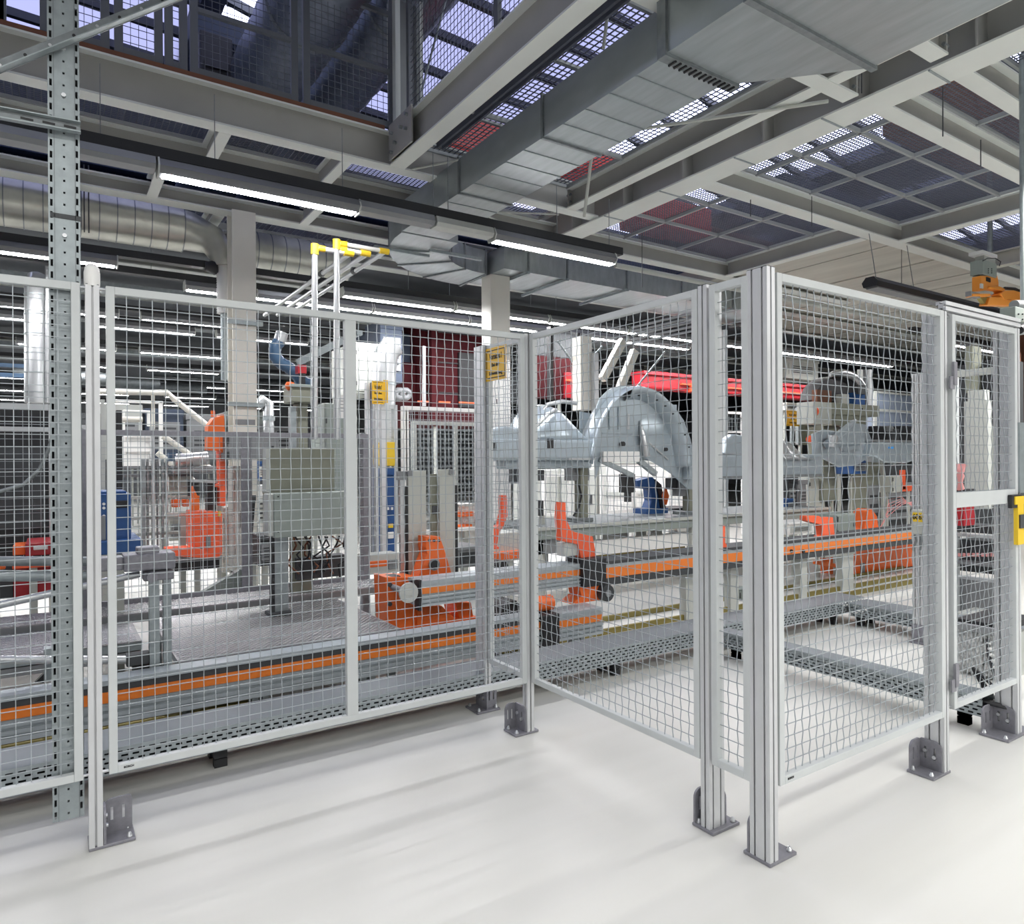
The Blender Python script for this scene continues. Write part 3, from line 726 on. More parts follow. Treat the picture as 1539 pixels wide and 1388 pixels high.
part('back_web', MB().box(.001, .095, 3.244, 3.248, z0p, z1p), DARK, up)  # dark colour puts the shade inside the channel behind the slots
for x in (-.004, .095): part('side_flange', MB().box(x, x+.005, 3.2, 3.25, z0p, z1p), GALV, up)
for x in (.016, .084): part('fold_rib', MB().box(x-.001, x+.001, 3.192, 3.196, z0p, z1p), GALVD, up)
for zz in (2.38, 2.92, 3.1): part('bolt', MB().cyl((.048, zz), .008, 'v', 3.185, 3.2, 8), SILVER, up)
part('joint_band', MB().bv(76, 322, 122, 329, 3.192, .004), DARK, up)
dg = thing('diagonal_strut', 'galvanised angle strut rising diagonally in front of the slotted post', 'strut', P(60, 60, v=3.18))
a, c = P(-20, 108, v=3.18), P(290, -16, v=3.18)
part('vertical_leg', MB().bar(a+Vector((0, .0, .0)), c, .004, .042), GALVD, dg)
part('lower_leg', MB().bar(a+Vector((0, -.02, -.022)), c+Vector((0, -.02, -.022)), .042, .004), GALV, dg)
for i in range(9):
    q = a.lerp(c, (i+.5)/9); part('hole_plug', MB().cyl((q.x, q.z+.004), .006, 'v', 3.174, 3.178, 8), BLACK if i % 2 else SILVER, dg)
ch = thing('support_channel', 'horizontal galvanised channel bolted across the slotted post', 'channel', P(40, 175, v=3.17))
a, c = P(-30, 166, v=3.17), P(121, 194, v=3.17)
part('channel_web', MB().bar(a, c, .004, .038), GALVD, ch)
for dz in (.019, -.019): part('channel_lip', MB().bar(a+Vector((0, -.012, dz)), c+Vector((0, -.012, dz)), .026, .004), GALV, ch)
for i in range(3):
    q = a.lerp(c, .45+.22*i); part('slot', MB().bar(q+Vector((-.02, -.003, 0)), q+Vector((.02, -.003, 0)), .002, .008), BLACK, ch)
cb = thing('hanging_cable', 'grey cable sagging behind the left fence panel', 'cable', P(50, 730, v=3.4))
part('cable', MB().tube([P(104, 585, v=3.3), P(88, 625, v=3.35), P(75, 670, v=3.4), P(60, 705, v=3.4), P(35, 728, v=3.4), (P(0, 738, v=3.4)), P(-40, 742, v=3.4)], .008, 8), GALVD, cb)

# cable trays on the floor
def tray(label, axis, c, lo, hi, side, w=.28, z0=.085, h=.11, feet=()):
    """perforated side on plane c facing -axis; side=+1 tray extends away from the camera"""
    t = thing('cable_tray', label, 'tray', (lo, c, 0) if axis == 'u' else (c, lo, 0))
    k = MB()
    if axis == 'u': fn = lambda a, b_, y0, y1: k.box(lo+a, lo+b_, c, c+.003, z0+y0, z0+y1)
    else: fn = lambda a, b_, y0, y1: k.box(c, c+.003, lo+a, lo+b_, z0+y0, z0+y1)
    perf(k, fn, hi-lo, h, [(.014, .009, .027, .045, 0), (.035, .009, .027, .045, .022), (.056, .009, .027, .045, 0), (.077, .009, .027, .045, .022), (.097, .008, .027, .045, 0)])
    part('slotted_side', k, GALV, t, fix=False)
    b2 = lambda a0, a1, y0, y1: MB().box(lo, hi, a0, a1, y0, y1) if axis == 'u' else MB().box(a0, a1, lo, hi, y0, y1)
    part('cover', b2(c-.004, c+w, z0+h, z0+h+.004), MIDT, t)
    part('cover_lip', b2(c-.006, c-.003, z0+h-.012, z0+h+.004), GALV, t)
    part('far_side', b2(c+w-.004, c+w, z0, z0+h), GALV, t)
    part('floor_plate', b2(c+.004, c+w-.004, z0, z0+.003), DARK, t)
    for f in feet:
        for d in (.05, w-.09):
            q = MB()
            for zz in (0, .045):
                if axis == 'u': q.box(f, f+.06, c+d, c+d+.045, zz, zz+.04)
                else: q.box(c+d, c+d+.045, f, f+.06, zz, zz+.04)
            part('foot_block', q, BLACK, t)
    return t
MIDT = mat('tray_cover_grey', (.20, .23, .25), .45, .2, .06, 6)
tray('long slotted cable tray along the conveyor behind the fence', 'u', 3.62, -3.5, 6.3, 1, feet=(-1.4, .66, 3.26, 5.9), z0=.1, h=.115)
tB = tray('slotted cable tray crossing behind the front fence panel', 'v', 4.235, 1.77, 3.6, 1, w=.14, feet=(1.86, 3.44))
for i in range(3):
    part('cable', MB().tube([(4.28+.03*i, 1.9, .15), (4.30+.03*i, 1.72, .15), (4.36+.02*i, 1.66, .13-.03*i), (4.40, 1.78, .10+.06*i), (4.42, 1.9, .3)], .009, 8), BLACK, tB)
tray('slotted cable tray by the far fence post', 'v', 6.02, 1.6, 3.6, 1, w=.3, feet=(2.4, 3.5))

# ------------------------------------------------------------------ conveyor rails
def ext(k): xs = [p[0] for p in k.v]; ys = [p[1] for p in k.v]; zs = [p[2] for p in k.v]; return min(xs), max(xs), min(ys), max(ys), min(zs), max(zs)
lr = thing('conveyor_rail', 'low conveyor rail with an orange stripe behind the big fence panel', 'conveyor', (0, 4.3, 0))
RAILM = mat('rail_aluminium', (.44, .49, .52), .45, .3, .06, 12)
def railpiece(t, u0, u1, v, z0, z1, d=.22, dark=False, rec=True):
    h = z1-z0; sa, sb = (.30, .72) if dark else (.50, .74)
    part('rail_body', MB().box(u0, u1, v+.012, v+d, z0, z1-.012), MID if dark else RAILM, t)
    part('top_lip', MB().box(u0, u1, v, v+d+.02, z1-.026, z1), RAILM if not dark else DARK, t)
    part('recess', MB().box(u0, u1, v+.008, v+.013, z0+h*sb, z1-.026), DARK if rec and not dark else RAILM, t)
    part('orange_stripe', MB().box(u0, u1, v+.002, v+.013, z0+h*sa, z0+h*sb), STRIPE, t)
    if dark: part('lower_band', MB().box(u0, u1, v-.004, v+.013, z0, z0+h*.28), DARK, t)
    else:
        for a in (.02, .18, .34): part('rib', MB().box(u0, u1, v-.004, v+.013, z0+h*a, z0+h*(a+.1)), RAILM, t)
ue = P(812, 930, v=4.2).x; ue2 = P(838, 930, v=4.2).x; ue3 = P(906, 930, v=4.2).x
railpiece(lr, -3.5, ue, 4.2, .135, .37, .11)
railpiece(lr, ue2, ue3, 4.2, .135, .345, .2, rec=False)
part('drive_motor', MB().box(ue, ue2, 4.17, 4.4, .09, .36), BLACK, lr, bevel=.01)
part('drive_cap', MB().cyl((4.3, .42), .06, 'u', ue-.02, ue2+.01, 14), ORANGE, lr)
for u in (-1.6, .95, 1.62, 3.35):
    for d in (.02, .08): part('leg', MB().box(u+d, u+d+.035, 4.24, 4.34, 0, .14), GALV, lr)
ur = thing('conveyor_rail', 'upper shuttle rail with an orange stripe passing behind the inner corner', 'conveyor', (5, 4.5, 0))
VU = 4.45
def uz(x, y): return P(x, y, v=VU)
a = uz(633, 905).x; c = uz(872, 870).x; d_ = uz(906, 870).x
railpiece(ur, a, c, VU, .475, .66, .2, rec=False)
part('end_cap', MB().box(a-.02, a, VU-.01, VU+.06, .455, .67), BLACK, ur)
railpiece(ur, d_, 9.9, VU, .455, .655, .24, dark=True)
part('drive_motor', MB().box(c, d_, VU-.05, VU+.2, .47, .70), BLACK, ur, bevel=.01)
wq = uz(904, 889)
part('drive_wheel', MB().cyl((wq.x, wq.z), .07, 'v', VU-.08, VU+.02, 20), DARK, ur)
part('wheel_hub', MB().cyl((wq.x, wq.z), .03, 'v', VU-.09, VU-.07, 14), MID, ur)
for x0, x1, yb in ((866, 905, 912),):
    p0 = uz(x0, 890).x; p1 = uz(x1, 890).x
    part('orange_foot', MB().prism([(p0+.02, .47), (p1-.02, .47), (p1-.06, .40), (p1+.02, .345), (p0-.06, .345), (p0+.04, .40)], 'v', VU-.02, VU+.14), ORANGE, ur)
for (x0, x1, u_) in ((1031, 1042, 0), (1098, 1110, 0), (1203, 1213, 0), (1266, 1283, 0)):
    p0 = P(x0, 860, v=4.55).x; p1 = P(x1, 860, v=4.55).x
    part('leg', MB().box(p0, p1, 4.55, 4.63, 0, .46), LGREY, ur)
part('side_bracket', MB().bv(1240, 820, 1285, 835, 4.5, .1), LGREY, ur)
for x in (1189, 1207): part('knob', MB().cyl((P(x, 828, v=VU).x, P(x, 828, v=VU).z), .02, 'v', VU-.012, VU+.01, 12), BLACK, ur)
# brass floor strips
for lb, p0, p1 in (('brass coloured floor strip nearest the cable tray', (888, 960), (1042, 932)), ('brass coloured floor strip, middle of three', (908, 944), (1042, 918)), ('brass coloured floor strip, deepest of three', (909, 925), (1029, 903))):
    y = (P(*p0, z=.06).y+P(*p1, z=.06).y)/2
    solo('floor_strip', lb, 'strip', MB().box(-3.5 if 'nearest' in lb else 2.9, 9.6, y-.012, y+.012, .0, .05), BRASS)
solo('floor_channel', 'white floor channel between the brass strips', 'channel', MB().box(2.6, 9.6, 4.02, 4.10, 0, .045), WHITE)
y = P(0, 1112, z=.12).y
for k in range(3): solo('bus_pipe', 'thin brass coloured pipe under the low rail, %s of three' % ('upper', 'middle', 'lower')[k], 'pipe', MB().tube([(-3.5, y+.05*k, .06+.0*k), (1.0, y+.05*k, .06)], .014, 8), BRASS)
for k, x in enumerate((1.05, 1.75, 2.1)):
    q = thing('cable_bundle', 'dark bundle of cables under the low rail, '+('below the platform edge', 'below the mullion', 'beside the sign panel post')[k], 'cables', (x, 4.1, 0))
    for j in range(5):
        part('cable', MB().tube([(x+.1*j-.2, 4.05+.03*j, .012), (x+.05+.05*j, 4.1, .09+.01*j), (x+.15+.06*j, 4.08, .05), (x+.3+.05*j, 4.1, .012)], .012, 6), BLACK if j % 2 else BRASS, q)

# orange hooks on the shuttle rail
def hook(lb, px, v, d, m=REDOR):
    poly = [(P(x, y, v=v).x, P(x, y, v=v).z) for x, y in px]
    t = thing('hook_bracket', lb, 'bracket', (poly[0][0], v, min(p[1] for p in poly)))
    part('bent_plate', MB().prism(poly, 'v', v, v+d), m, t, bevel=.003)
    zb = min(p[1] for p in poly); us = sorted(p[0] for p in poly if p[1] < zb+.03)
    part('foot_plate', MB().box(us[0]-.02, us[-1]+.01, v-.03, v+d+.03, zb-.012, zb+.004), m, t)
    return t
h1 = hook('bright orange hook bracket on the shuttle rail right of the inner corner', [(842,754),(850,754),(851,780),(858,795),(863,799),(891,806),(897,840),(906,848),(908,852),(868,853),(873,838),(869,818),(843,812),(843,795),(841,780)], 4.5, .07)
part('clear_block', MB().bv(848, 815, 868, 835, 4.52, .1), LGREY, h1)
hook('orange hook seen through the mesh under the yellow sign', [(755,744),(762,744),(763,775),(757,790),(750,800),(747,822),(741,822),(742,795),(751,788),(755,772)], 5.3, .07)
hook('orange hook bracket partly hidden by the fence post beside the narrow panel', [(1080,789),(1090,789),(1090,815),(1096,824),(1101,828),(1080,830)], 4.5, .07)
hook('orange hook bracket on the shuttle rail behind the front panel', [(1212,775),(1232,775),(1233,777),(1252,777),(1255,806),(1262,808),(1262,811),(1228,811),(1235,804),(1235,788),(1221,785),(1212,782)], 4.5, .08)

# ------------------------------------------------------------------ platform
pz = P(600, 945, v=4.34).z; pu0 = P(268, 995, v=4.34).x; pu1 = P(603, 944, v=4.34).x; pv1 = P(400, 909, z=pz).y
pt = thing('tread_platform', 'low tread plate platform behind the big fence panel', 'platform', (1.2, 4.9, 0))
def treads(mb, u0, u1, v0, v1, z):
    y = v0+.02; j = 0
    while y < v1-.01:
        x = u0+.02+(.02 if j % 2 else 0)
        while x < u1-.02:
            w = .014; 
            mb.face([(x-w, y, z), (x, y-.005, z+.004), (x+w, y, z), (x, y+.005, z+.004)]); x += .04
        y += .022; j += 1
    return mb
part('top_plate', MB().box(pu0, pu1, 4.34, pv1, pz-.006, pz), TREAD, pt)
part('tread_lugs', treads(MB(), pu0, pu1, 4.34, pv1, pz), TREADD, pt, kind='stuff', fix=False)
part('edge_profile', MB().box(pu0, pu1, 4.345, 4.39, pz-.05, pz-.006), MID, pt)
part('edge_profile', MB().box(pu0+.005, pu0+.05, 4.39, pv1, pz-.05, pz-.006), GALV, pt)
for x, y in ((pu0+.02, 4.36), (pu1-.08, 4.36), (pu0+.02, pv1-.08), (pu1-.08, pv1-.08)): part('leg', MB().box(x, x+.045, y, y+.045, 0, pz-.05), GALV, pt)
pr = thing('tread_platform', 'raised tread plate step running behind the platform', 'platform', (0, 5.8, 0))
s0 = pv1+.02
part('top_plate', MB().box(-3.5, 3.3, s0, s0+.42, pz+.035, pz+.045), TREAD, pr)
part('tread_lugs', treads(MB(), -1.2, 2.6, s0, s0+.42, pz+.045), TREADD, pr, kind='stuff', fix=False)
part('edge_profile', MB().box(-3.5, 3.3, s0, s0+.03, pz-.02, pz+.035), RUST if False else MID, pr)
for x in (-2.6, -.6, 1.2, 2.9): part('leg', MB().box(x, x+.045, s0+.05, s0+.1, 0, pz-.02), GALV, pr)
pl_ = thing('tread_platform', 'tread plate platform left of the manipulator stand', 'platform', (-1.5, 5, 0))
part('top_plate', MB().box(-3.5, pu0-.12, 5.0, pv1, pz-.006, pz), TREAD, pl_)
part('tread_lugs', treads(MB(), -1.4, pu0-.12, 5.0, pv1, pz), TREADD, pl_, kind='stuff', fix=False)
part('edge_profile', MB().box(-3.5, pu0-.12, 5.01, 5.06, pz-.06, pz-.006), GALV, pl_)
part('edge_profile', MB().box(-3.5, pu0-.12, 5.02, 5.06, pz-.12, pz-.07), MID, pl_)
for x in (-2.6, -1.0, 0.2): part('leg', MB().box(x, x+.06, 5.05, 5.11, 0, pz-.12), GALV, pl_)

# manipulator stand and push rods
ms = thing('manipulator_stand', 'grey clamp stand with twin uprights at the platform corner', 'stand', (.5, 4.3, 0))
for x0, x1 in ((225, 240), (246, 258)):
    part('upright', MB().bv(x0, 862, x1, 1012, 4.35, .06), GALV, ms)
part('clamp_block', MB().bv(186, 832, 264, 857, 4.3, .16), CAST, ms, bevel=.01)
part('clamp_cap', MB().bv(206, 822, 240, 834, 4.32, .1), CAST, ms, bevel=.008)
part('lower_block', MB().bv(216, 858, 262, 872, 4.33, .1), CAST, ms, bevel=.008)
q = P(228, 866, v=4.3); part('clamp_knob', MB().cyl((q.x, q.z), .028, 'v', 4.26, 4.33, 12), CAST, ms)
part('rear_block', MB().bv(150, 838, 186, 858, 4.32, .12), CAST, ms, bevel=.008)
def pipe(lb, pts, r, m=SILVER, nm='push_rod', n=12): return solo(nm, lb, 'rod', MB().tube(pts, r, n), m)
pipe('thick dull grey tube above the red tool box, behind the left fence panel', [P(-40, 843, v=4.5), P(150, 843, v=4.5)], .026, GALVD)
pipe('thick grey tube below its twin, behind the left fence panel', [P(-40, 865, v=4.5), P(150, 865, v=4.5)], .03, GALV)
pipe('slanting bright tube reaching up to the clamp stand', [P(-30, 915, v=4.45), P(210, 862, v=4.45)], .02, SILVER)
pipe('bright horizontal push rod near the low rail', [P(-40, 991, v=4.4), P(196, 991, v=4.4)], .022, SILVER)
kk = thing('rod_clamp', 'dark clamp joining the push rod to the stand', 'clamp', P(210, 990, v=4.4))
part('clamp_body', MB().bv(190, 983, 226, 1000, 4.36, .08), DARK, kk, bevel=.006); part('clamp_foot', MB().bv(200, 1000, 230, 1014, 4.38, .08), BLACK, kk)
st = thing('support_stand', 'short grey leg with a dark triangular gusset behind the left panel', 'leg', P(73, 1022, v=4.6))
part('leg_profile', MB().bv(66, 975, 82, 1024, 4.6, .08), GALV, st)
g0, g1, g2 = P(52, 1026, v=4.62), P(66, 1026, v=4.62), P(66, 1012, v=4.62)
part('gusset', MB().prism([(g0.x, g0.z), (g1.x, g1.z), (g2.x, g2.z)], 'v', 4.62, 4.66), BLACK, st)

# orange tool fixture with two pale plates
of = thing('tool_fixture', 'orange cast fixture with a drilled tower behind the big fence panel', 'fixture', P(650, 955, v=4.75))
def pg(px, v, d, m, nm, par, bv_=.004):
    return part(nm, MB().prism([(P(x, y, v=v).x, P(x, y, v=v).z) for x, y in px], 'v', v, v+d), m, par, bevel=bv_)
pg([(579, 867), (628, 867), (628, 958), (604, 958), (583, 945)], 4.72, .22, ORANGE, 'left_block', of)
pg([(626, 875), (642, 832), (640, 822), (640, 806), (661, 806), (667, 822), (682, 872), (684, 880), (626, 880)], 4.80, .14, ORANGE, 'tower', of)
for x, y in ((645, 812), (652, 812), (659, 812)):
    q = P(x, y, v=4.8); part('bolt', MB().cyl((q.x, q.z), .011, 'v', 4.79, 4.80, 8), BLACK, of)
q = P(652, 848, v=4.8)
part('bore_ring', MB().cyl((q.x, q.z), .045, 'v', 4.785, 4.81, 20), MID, of); part('bore', MB().cyl((q.x, q.z), .034, 'v', 4.78, 4.79, 20), BLACK, of)
pg([(627, 910), (664, 910), (686, 932), (686, 946), (627, 957)], 4.70, .25, ORANGE, 'sloped_base', of)
pg([(684, 905), (708, 905), (712, 930), (690, 928)], 4.78, .22, ORANGE, 'right_wing', of)
pg([(686, 930), (718, 926), (720, 950), (686, 955)], 4.76, .2, ORANGE, 'right_base', of)
for x, y in ((585, 878), (585, 907)):
    q = P(x, y, v=4.72); part('bolt', MB().cyl((q.x, q.z), .016, 'v', 4.70, 4.72, 8), DARK, of)
part('clamp_top', MB().bv(582, 866, 602, 873, 4.74, .12), DARK, of); part('clamp_top', MB().bv(690, 862, 704, 872, 4.8, .1), DARK, of)
q = P(613, 890, v=4.46)
part('round_cover', MB().cyl((q.x, q.z), .07, 'v', 4.44, 4.46, 24), LGREY, of, label='translucent round cover')
part('cover_hub', MB().cyl((q.x, q.z), .022, 'v', 4.46, 4.74, 14), MID, of)
for x0, x1, y0, y1, lb in ((614, 641, 707, 868, 'tall pale plate left of the fixture tower'), (661, 684, 705, 868, 'tall pale plate right of the fixture tower')):
    t = thing('guide_plate', lb, 'plate', P((x0+x1)/2, y1, v=4.98))
    part('plate', MB().bv(x0, y0, x1, y1, 4.98, .04), PALE, t, bevel=.003)
    part('black_edge', MB().bv(x0-5 if x0 < 650 else x1, y0+24, x0 if x0 < 650 else x1+4, y1, 4.99, .05), BLACK, t)
    part('corner_block', MB().bv(x0 if x0 < 650 else x1-8, y0, x0+7 if x0 < 650 else x1-1, y0+8, 4.965, .02), MID, t)
gt_ = thing('guide_tube', 'grey vertical tube with a dark head beside the pale plates', 'tube', P(607, 870, v=5.0))
part('tube', MB().bv(602, 718, 609, 872, 5.0, .03), SILVER, gt_); part('head', MB().bv(600, 708, 612, 721, 4.99, .06), MID, gt_)
ob = thing('olive_bar', 'olive bar standing between the pale plates', 'bar', P(653, 806, v=5.0)); part('bar', MB().bv(649, 712, 660, 808, 5.02, .04), OLIVE, ob); part('bar_clip', MB().bv(651, 760, 658, 772, 5.0, .02), DARK, ob)

# ------------------------------------------------------------------ mid fence behind the platform
mf = thing('inner_fence', 'grey waist-high mesh fence behind the platform', 'fence', P(370, 905, v=6.1))
VF = 6.1; mu0 = P(120, 655, v=VF).x; mu1 = P(552, 655, v=VF).x; mzt = P(370, 649, v=VF).z
meshpanel(mf, 'v', VF, mu0, mu1, .42, mzt, .04, .03, CAST, WIRE, .05, .0022, 0, mull=((P(363, 700, v=VF).x, P(376, 700, v=VF).x),))
pp = P(375, 780, v=VF).x
part('post', MB().box(pp-.04, pp+.03, VF+.03, VF+.1, 0, mzt), CAST, mf)
part('post', MB().box(mu1-.04, mu1+.03, VF+.03, VF+.1, 0, mzt), CAST, mf)
f0, f1, f2 = P(295, 896, v=6.2), P(368, 852, v=6.2), P(368, 896, v=6.2)
part('foot_gusset', MB().prism([(f0.x, f0.z), (f0.x+.03, f0.z+.02), (f1.x, f1.z), (f2.x, f2.z)], 'v', 6.2, 6.28), GREENGREY, mf)
bs = thing('black_stick', 'thin black rod leaning behind the inner mesh fence', 'rod', P(375, 822, v=6.5)); part('rod', MB().bar(P(381, 748, v=6.5), P(375, 822, v=6.5), .03, .03), BLACK, bs); part('grip', MB().bar(P(381, 744, v=6.49), P(381, 752, v=6.49), .035, .035), DARK, bs)

# ------------------------------------------------------------------ generic shop-floor equipment
def block(nm, lb, cat, x0, y0, x1, y1, v, d, m, style='cabinet', m2=None, group=None, lift=None):
    k = MB().bv(x0, y0, x1, y1, v, d); u0, u1, a, b_, z0, z1 = ext(k); zf = z0
    t = thing(nm, lb, cat, ((u0+u1)/2, v, z0), group); w, h = u1-u0, z1-z0; m2 = m2 or MID
    part('housing', k, m, t, bevel=min(.015, w*.05, h*.05))
    if style == 'cabinet':
        dr_ = part('door', MB().box(u0+w*.05, u1-w*.05, v-.012, v, z0+h*.05, z1-h*.05), m, t, bevel=.004)
        part('handle', MB().box(u1-w*.16, u1-w*.12, v-.03, v-.012, z0+h*.42, z0+h*.58), DARK, dr_)
        for f in (.2, .8): part('hinge', MB().box(u0+w*.03, u0+w*.07, v-.02, v-.012, z0+h*f-.03, z0+h*f+.03), DARK, dr_)
    elif style == 'machine':
        part('cover', MB().box(u0-.01, u1+.01, v-.02, v+d, z1-h*.12, z1+.01), m, t, bevel=.006)
        pn = part('panel', MB().box(u0+w*.1, u0+w*.9, v-.015, v, z0+h*.2, z0+h*.75), m2, t)
        for j in range(4): part('vent_slat', MB().box(u0+w*.2, u0+w*.8, v-.02, v-.015, z0+h*(.3+.1*j), z0+h*(.34+.1*j)), DARK, pn)
    elif style == 'frame':
        for f in (.0, .94): part('upright', MB().box(u0+w*f, u0+w*(f+.06), v-.03, v, z0, z1), m2, t)
        for f in (.0, .48, .95): part('rail', MB().box(u0, u1, v-.025, v, z0+h*f, z0+h*(f+.05)), m2, t)
    if .12 < zf < 3.2 and lift is None:
        for x in (u0+.03, u1-.03): part('leg', MB().box(x-.02, x+.02, v+d-.06, v+d-.02, 0, zf+.005), PALE, t)
    return t
def stack(lb, nm, cat, items, group=None, lift=None):
    """thing from several pixel boxes: (part name, x0,y0,x1,y1, v, d, material)"""
    x0, y0, x1, y1, v, d = items[0][1:7]
    base = min(P((i[1]+i[3])/2, i[4], v=i[5]).z for i in items)
    q = P((x0+x1)/2, y1, v=v); t = thing(nm, lb, cat, (q.x, v, base), group)
    for i in items:
        part(i[0], MB().bv(*i[1:7]), i[7], t, bevel=.006 if (i[3]-i[1]) > 8 else 0)
    if lift and .1 < base < 3.2:
        it = min(items, key=lambda i: P((i[1]+i[3])/2, i[4], v=i[5]).z); q = P((it[1]+it[3])/2, it[4], v=it[5]+it[6]*.5)
        part('leg', MB().box(q.x-.025, q.x+.025, q.y-.02, q.y+.02, 0, q.z+.01), PALE, t)
    return t
# control box on slotted pole standing on the platform
cbx = stack('grey-green control boxes on a slotted pole standing on the platform', 'control_box', 'control box',
 [('slotted_pole', 412, 800, 434, 924, 5.25, .05, GALV), ('pole_side', 408, 800, 413, 922, 5.24, .06, DARK), ('pole_foot', 405, 920, 440, 926, 5.2, .14, DARK),
  ('front_box', 412, 740, 527, 805, 5.1, .16, GREENGREY), ('box_side_door', 403, 742, 412, 806, 5.12, .12, LGREY), ('rear_box', 404, 674, 503, 742, 5.3, .2, OLIVE), ('rear_box_edge', 400, 674, 405, 740, 5.29, .1, LGREY)])
for k in range(8):
    p = P(411, 812+k*13, v=5.235); part('slot', MB().box(p.x-.004, p.x+.006, 5.232, 5.242, p.z-.02, p.z+.02), BLACK, cbx)
for x in (418, 521):
    for y in (746, 799): p = P(x, y, v=5.1); part('screw', MB().cyl((p.x, p.z), .006, 'v', 5.094, 5.1, 8), DARK, cbx)
wl = thing('wiring_loom', 'dark loom of cables hanging below the control boxes', 'cables', P(480, 870, v=5.6))
for k in range(11):
    x = 438+k*8; rr = random.Random(k)
    pts = [P(x+rr.uniform(-4, 4), 806, v=5.5)]
    for yy in (820, 834, 848, 862): pts.append(P(x+rr.uniform(-14, 14), yy+rr.uniform(-5, 5), v=5.5+rr.uniform(0, .2)))
    part('cable', MB().tube(pts, .008, 6), BLACK if k % 4 else RUST, wl)
part('terminal_block', MB().bv(446, 836, 520, 868, 5.75, .15), DARK, wl); part('terminal_rail', MB().bv(440, 808, 470, 892, 5.8, .1), OLIVE, wl)
oc = stack('olive grey post with a box head, blue hose fed from above', 'olive_post', 'post',
 [('post_shaft', 448, 602, 463, 742, 6.6, .16, OLIVE), ('box_head', 439, 580, 473, 604, 6.5, .3, OLIVE), ('side_profile', 437, 610, 446, 740, 6.55, .08, GALV), ('head_lid', 438, 577, 474, 581, 6.48, .33, GREENGREY), ('red_lamp', 448, 548, 461, 561, 6.7, .1, RED), ('lamp_stem', 452, 561, 459, 580, 6.7, .06, BLACK)])
pts = [P(x, y, v=6.9) for x, y in ((420, 513), (413, 522), (413, 534), (420, 544), (432, 551), (444, 560), (452, 572), (466, 578))]
bh = thing('blue_hose', 'ribbed blue suction hose bending down from a shiny collar', 'hose', P(430, 560, v=6.9))
sm = [pts[0]]
for a_, b_ in zip(pts, pts[1:]):
    for j in range(1, 5): sm.append(a_.lerp(b_, j/4))
part('hose', MB().tube(sm, .05, 12, rad=[.055+.007*(i % 2) for i in range(len(sm))]), BHOSE, bh)
part('collar', MB().tube([P(424, 500, v=6.9), P(420, 514, v=6.9)], .06, 14), SILVER, bh)
ob_ = thing('orange_lifting_aid', 'small orange bag-like balancer hanging on a cord', 'balancer', P(437, 586, v=6.6))
part('body', MB().tube([P(437, 586, v=6.6), P(436, 580, v=6.6), P(436, 574, v=6.6)], .05, 12, rad=[.03, .06, .035]), ORANGE, ob_, subd=1); part('cord', MB().tube([P(436, 574, v=6.6), P(436, 556, v=6.6)], .004, 5), WHITE, ob_)
# aluminium pipe portal with yellow fittings
def portal(lb, x, ytop, v, armx, army, rails):
    t = thing('pipe_portal', lb, 'frame', P(x, 660, v=v))
    p0 = P(x, 660, v=v); p1 = P(x, ytop, v=v)
    part('upright_tube', MB().tube([p0, p1], .026, 14), SILVER, t)
    part('yellow_fitting', MB().tube([p1+Vector((0, 0, -.06)), p1+Vector((0, 0, .03))], .034, 12), YELLOW, t)
    for i, (ax, ay) in enumerate(rails):
        e = P(ax, ay, z=p1.z-.05*i)
        s = p1+Vector((0, 0, -.05*i)); e = Vector((e.x, s.y, s.z))
        part('arm_tube', MB().tube([s, e], .02, 12), WHITE, t)
        part('yellow_fitting', MB().tube([e-Vector((.06, 0, 0)), e+Vector((.03, 0, 0))], .028, 10), YELLOW, t)
        part('yellow_fitting', MB().tube([s+Vector((.03, 0, 0)), s+Vector((.09, 0, 0))], .028, 10), YELLOW, t)
        part('long_tube', MB().tube([e, e+Vector((0, 3.0, -.02))], .022, 12), SILVER, t)
        part('black_clip', MB().tube([e+Vector((0, .75, 0)), e+Vector((0, .82, 0))], .03, 10), BLACK, t)
    return t
portal('silver pipe frame with yellow fittings, nearer the mullion', 506, 365, 6.0, 0, 0, [(588, 372), (562, 374)])
portal('silver pipe frame with yellow fittings, nearer the column', 473, 372, 6.0, 0, 0, [(530, 378)])

# ------------------------------------------------------------------ left background
cg = thing('mesh_cage', 'pale framed mesh cage around a black machine at the left', 'cage', P(30, 870, v=7.0))
ca, cc = P(-60, 700, v=7.0).x, P(84, 700, v=7.0).x; cz = P(30, 606, v=7.0).z
meshpanel(cg, 'v', 7.0, ca, cc, .5, cz, .05, .04, FRAME, WIRE, .06, .0028, 0, rails=((P(30, 648, v=7.0).z, P(30, 641, v=7.0).z),))
block('black_machine', 'tall black machine standing inside the mesh cage', 'machine', -60, 612, 82, 842, 7.4, .8, BLACK, 'machine', DARK)
rt = stack('red tool box with a pale label behind the grey tubes', 'tool_box', 'box', [('box_body', 20, 848, 82, 897, 6.4, .5, RED), ('upper_drawer', 38, 816, 82, 834, 6.35, .5, RED), ('pale_label', 50, 820, 72, 826, 6.34, .01, WHITE), ('side_frame', -20, 850, 20, 900, 6.45, .4, DARK)], lift=True)
os_ = stack('orange machine parts beside the red tool box', 'orange_carrier', 'machine', [('left_block', 19, 820, 38, 834, 6.5, .3, ORANGE), ('lower_bar', 18, 843, 82, 853, 6.3, .1, REDOR), ('small_block', -20, 846, 8, 856, 6.3, .1, ORANGE)], lift=True)
bm_ = stack('dark blue lacquered machine behind the white-capped post', 'blue_machine', 'machine', [('body', 146, 742, 197, 822, 5.6, .5, BLUE), ('top_slope', 150, 738, 190, 744, 5.65, .4, BLUE), ('base', 146, 812, 214, 832, 5.5, .6, BLUE), ('control_panel', 172, 752, 192, 763, 5.58, .02, BLACK), ('side_plate', 150, 775, 159, 812, 5.57, .03, MID)], lift=True)
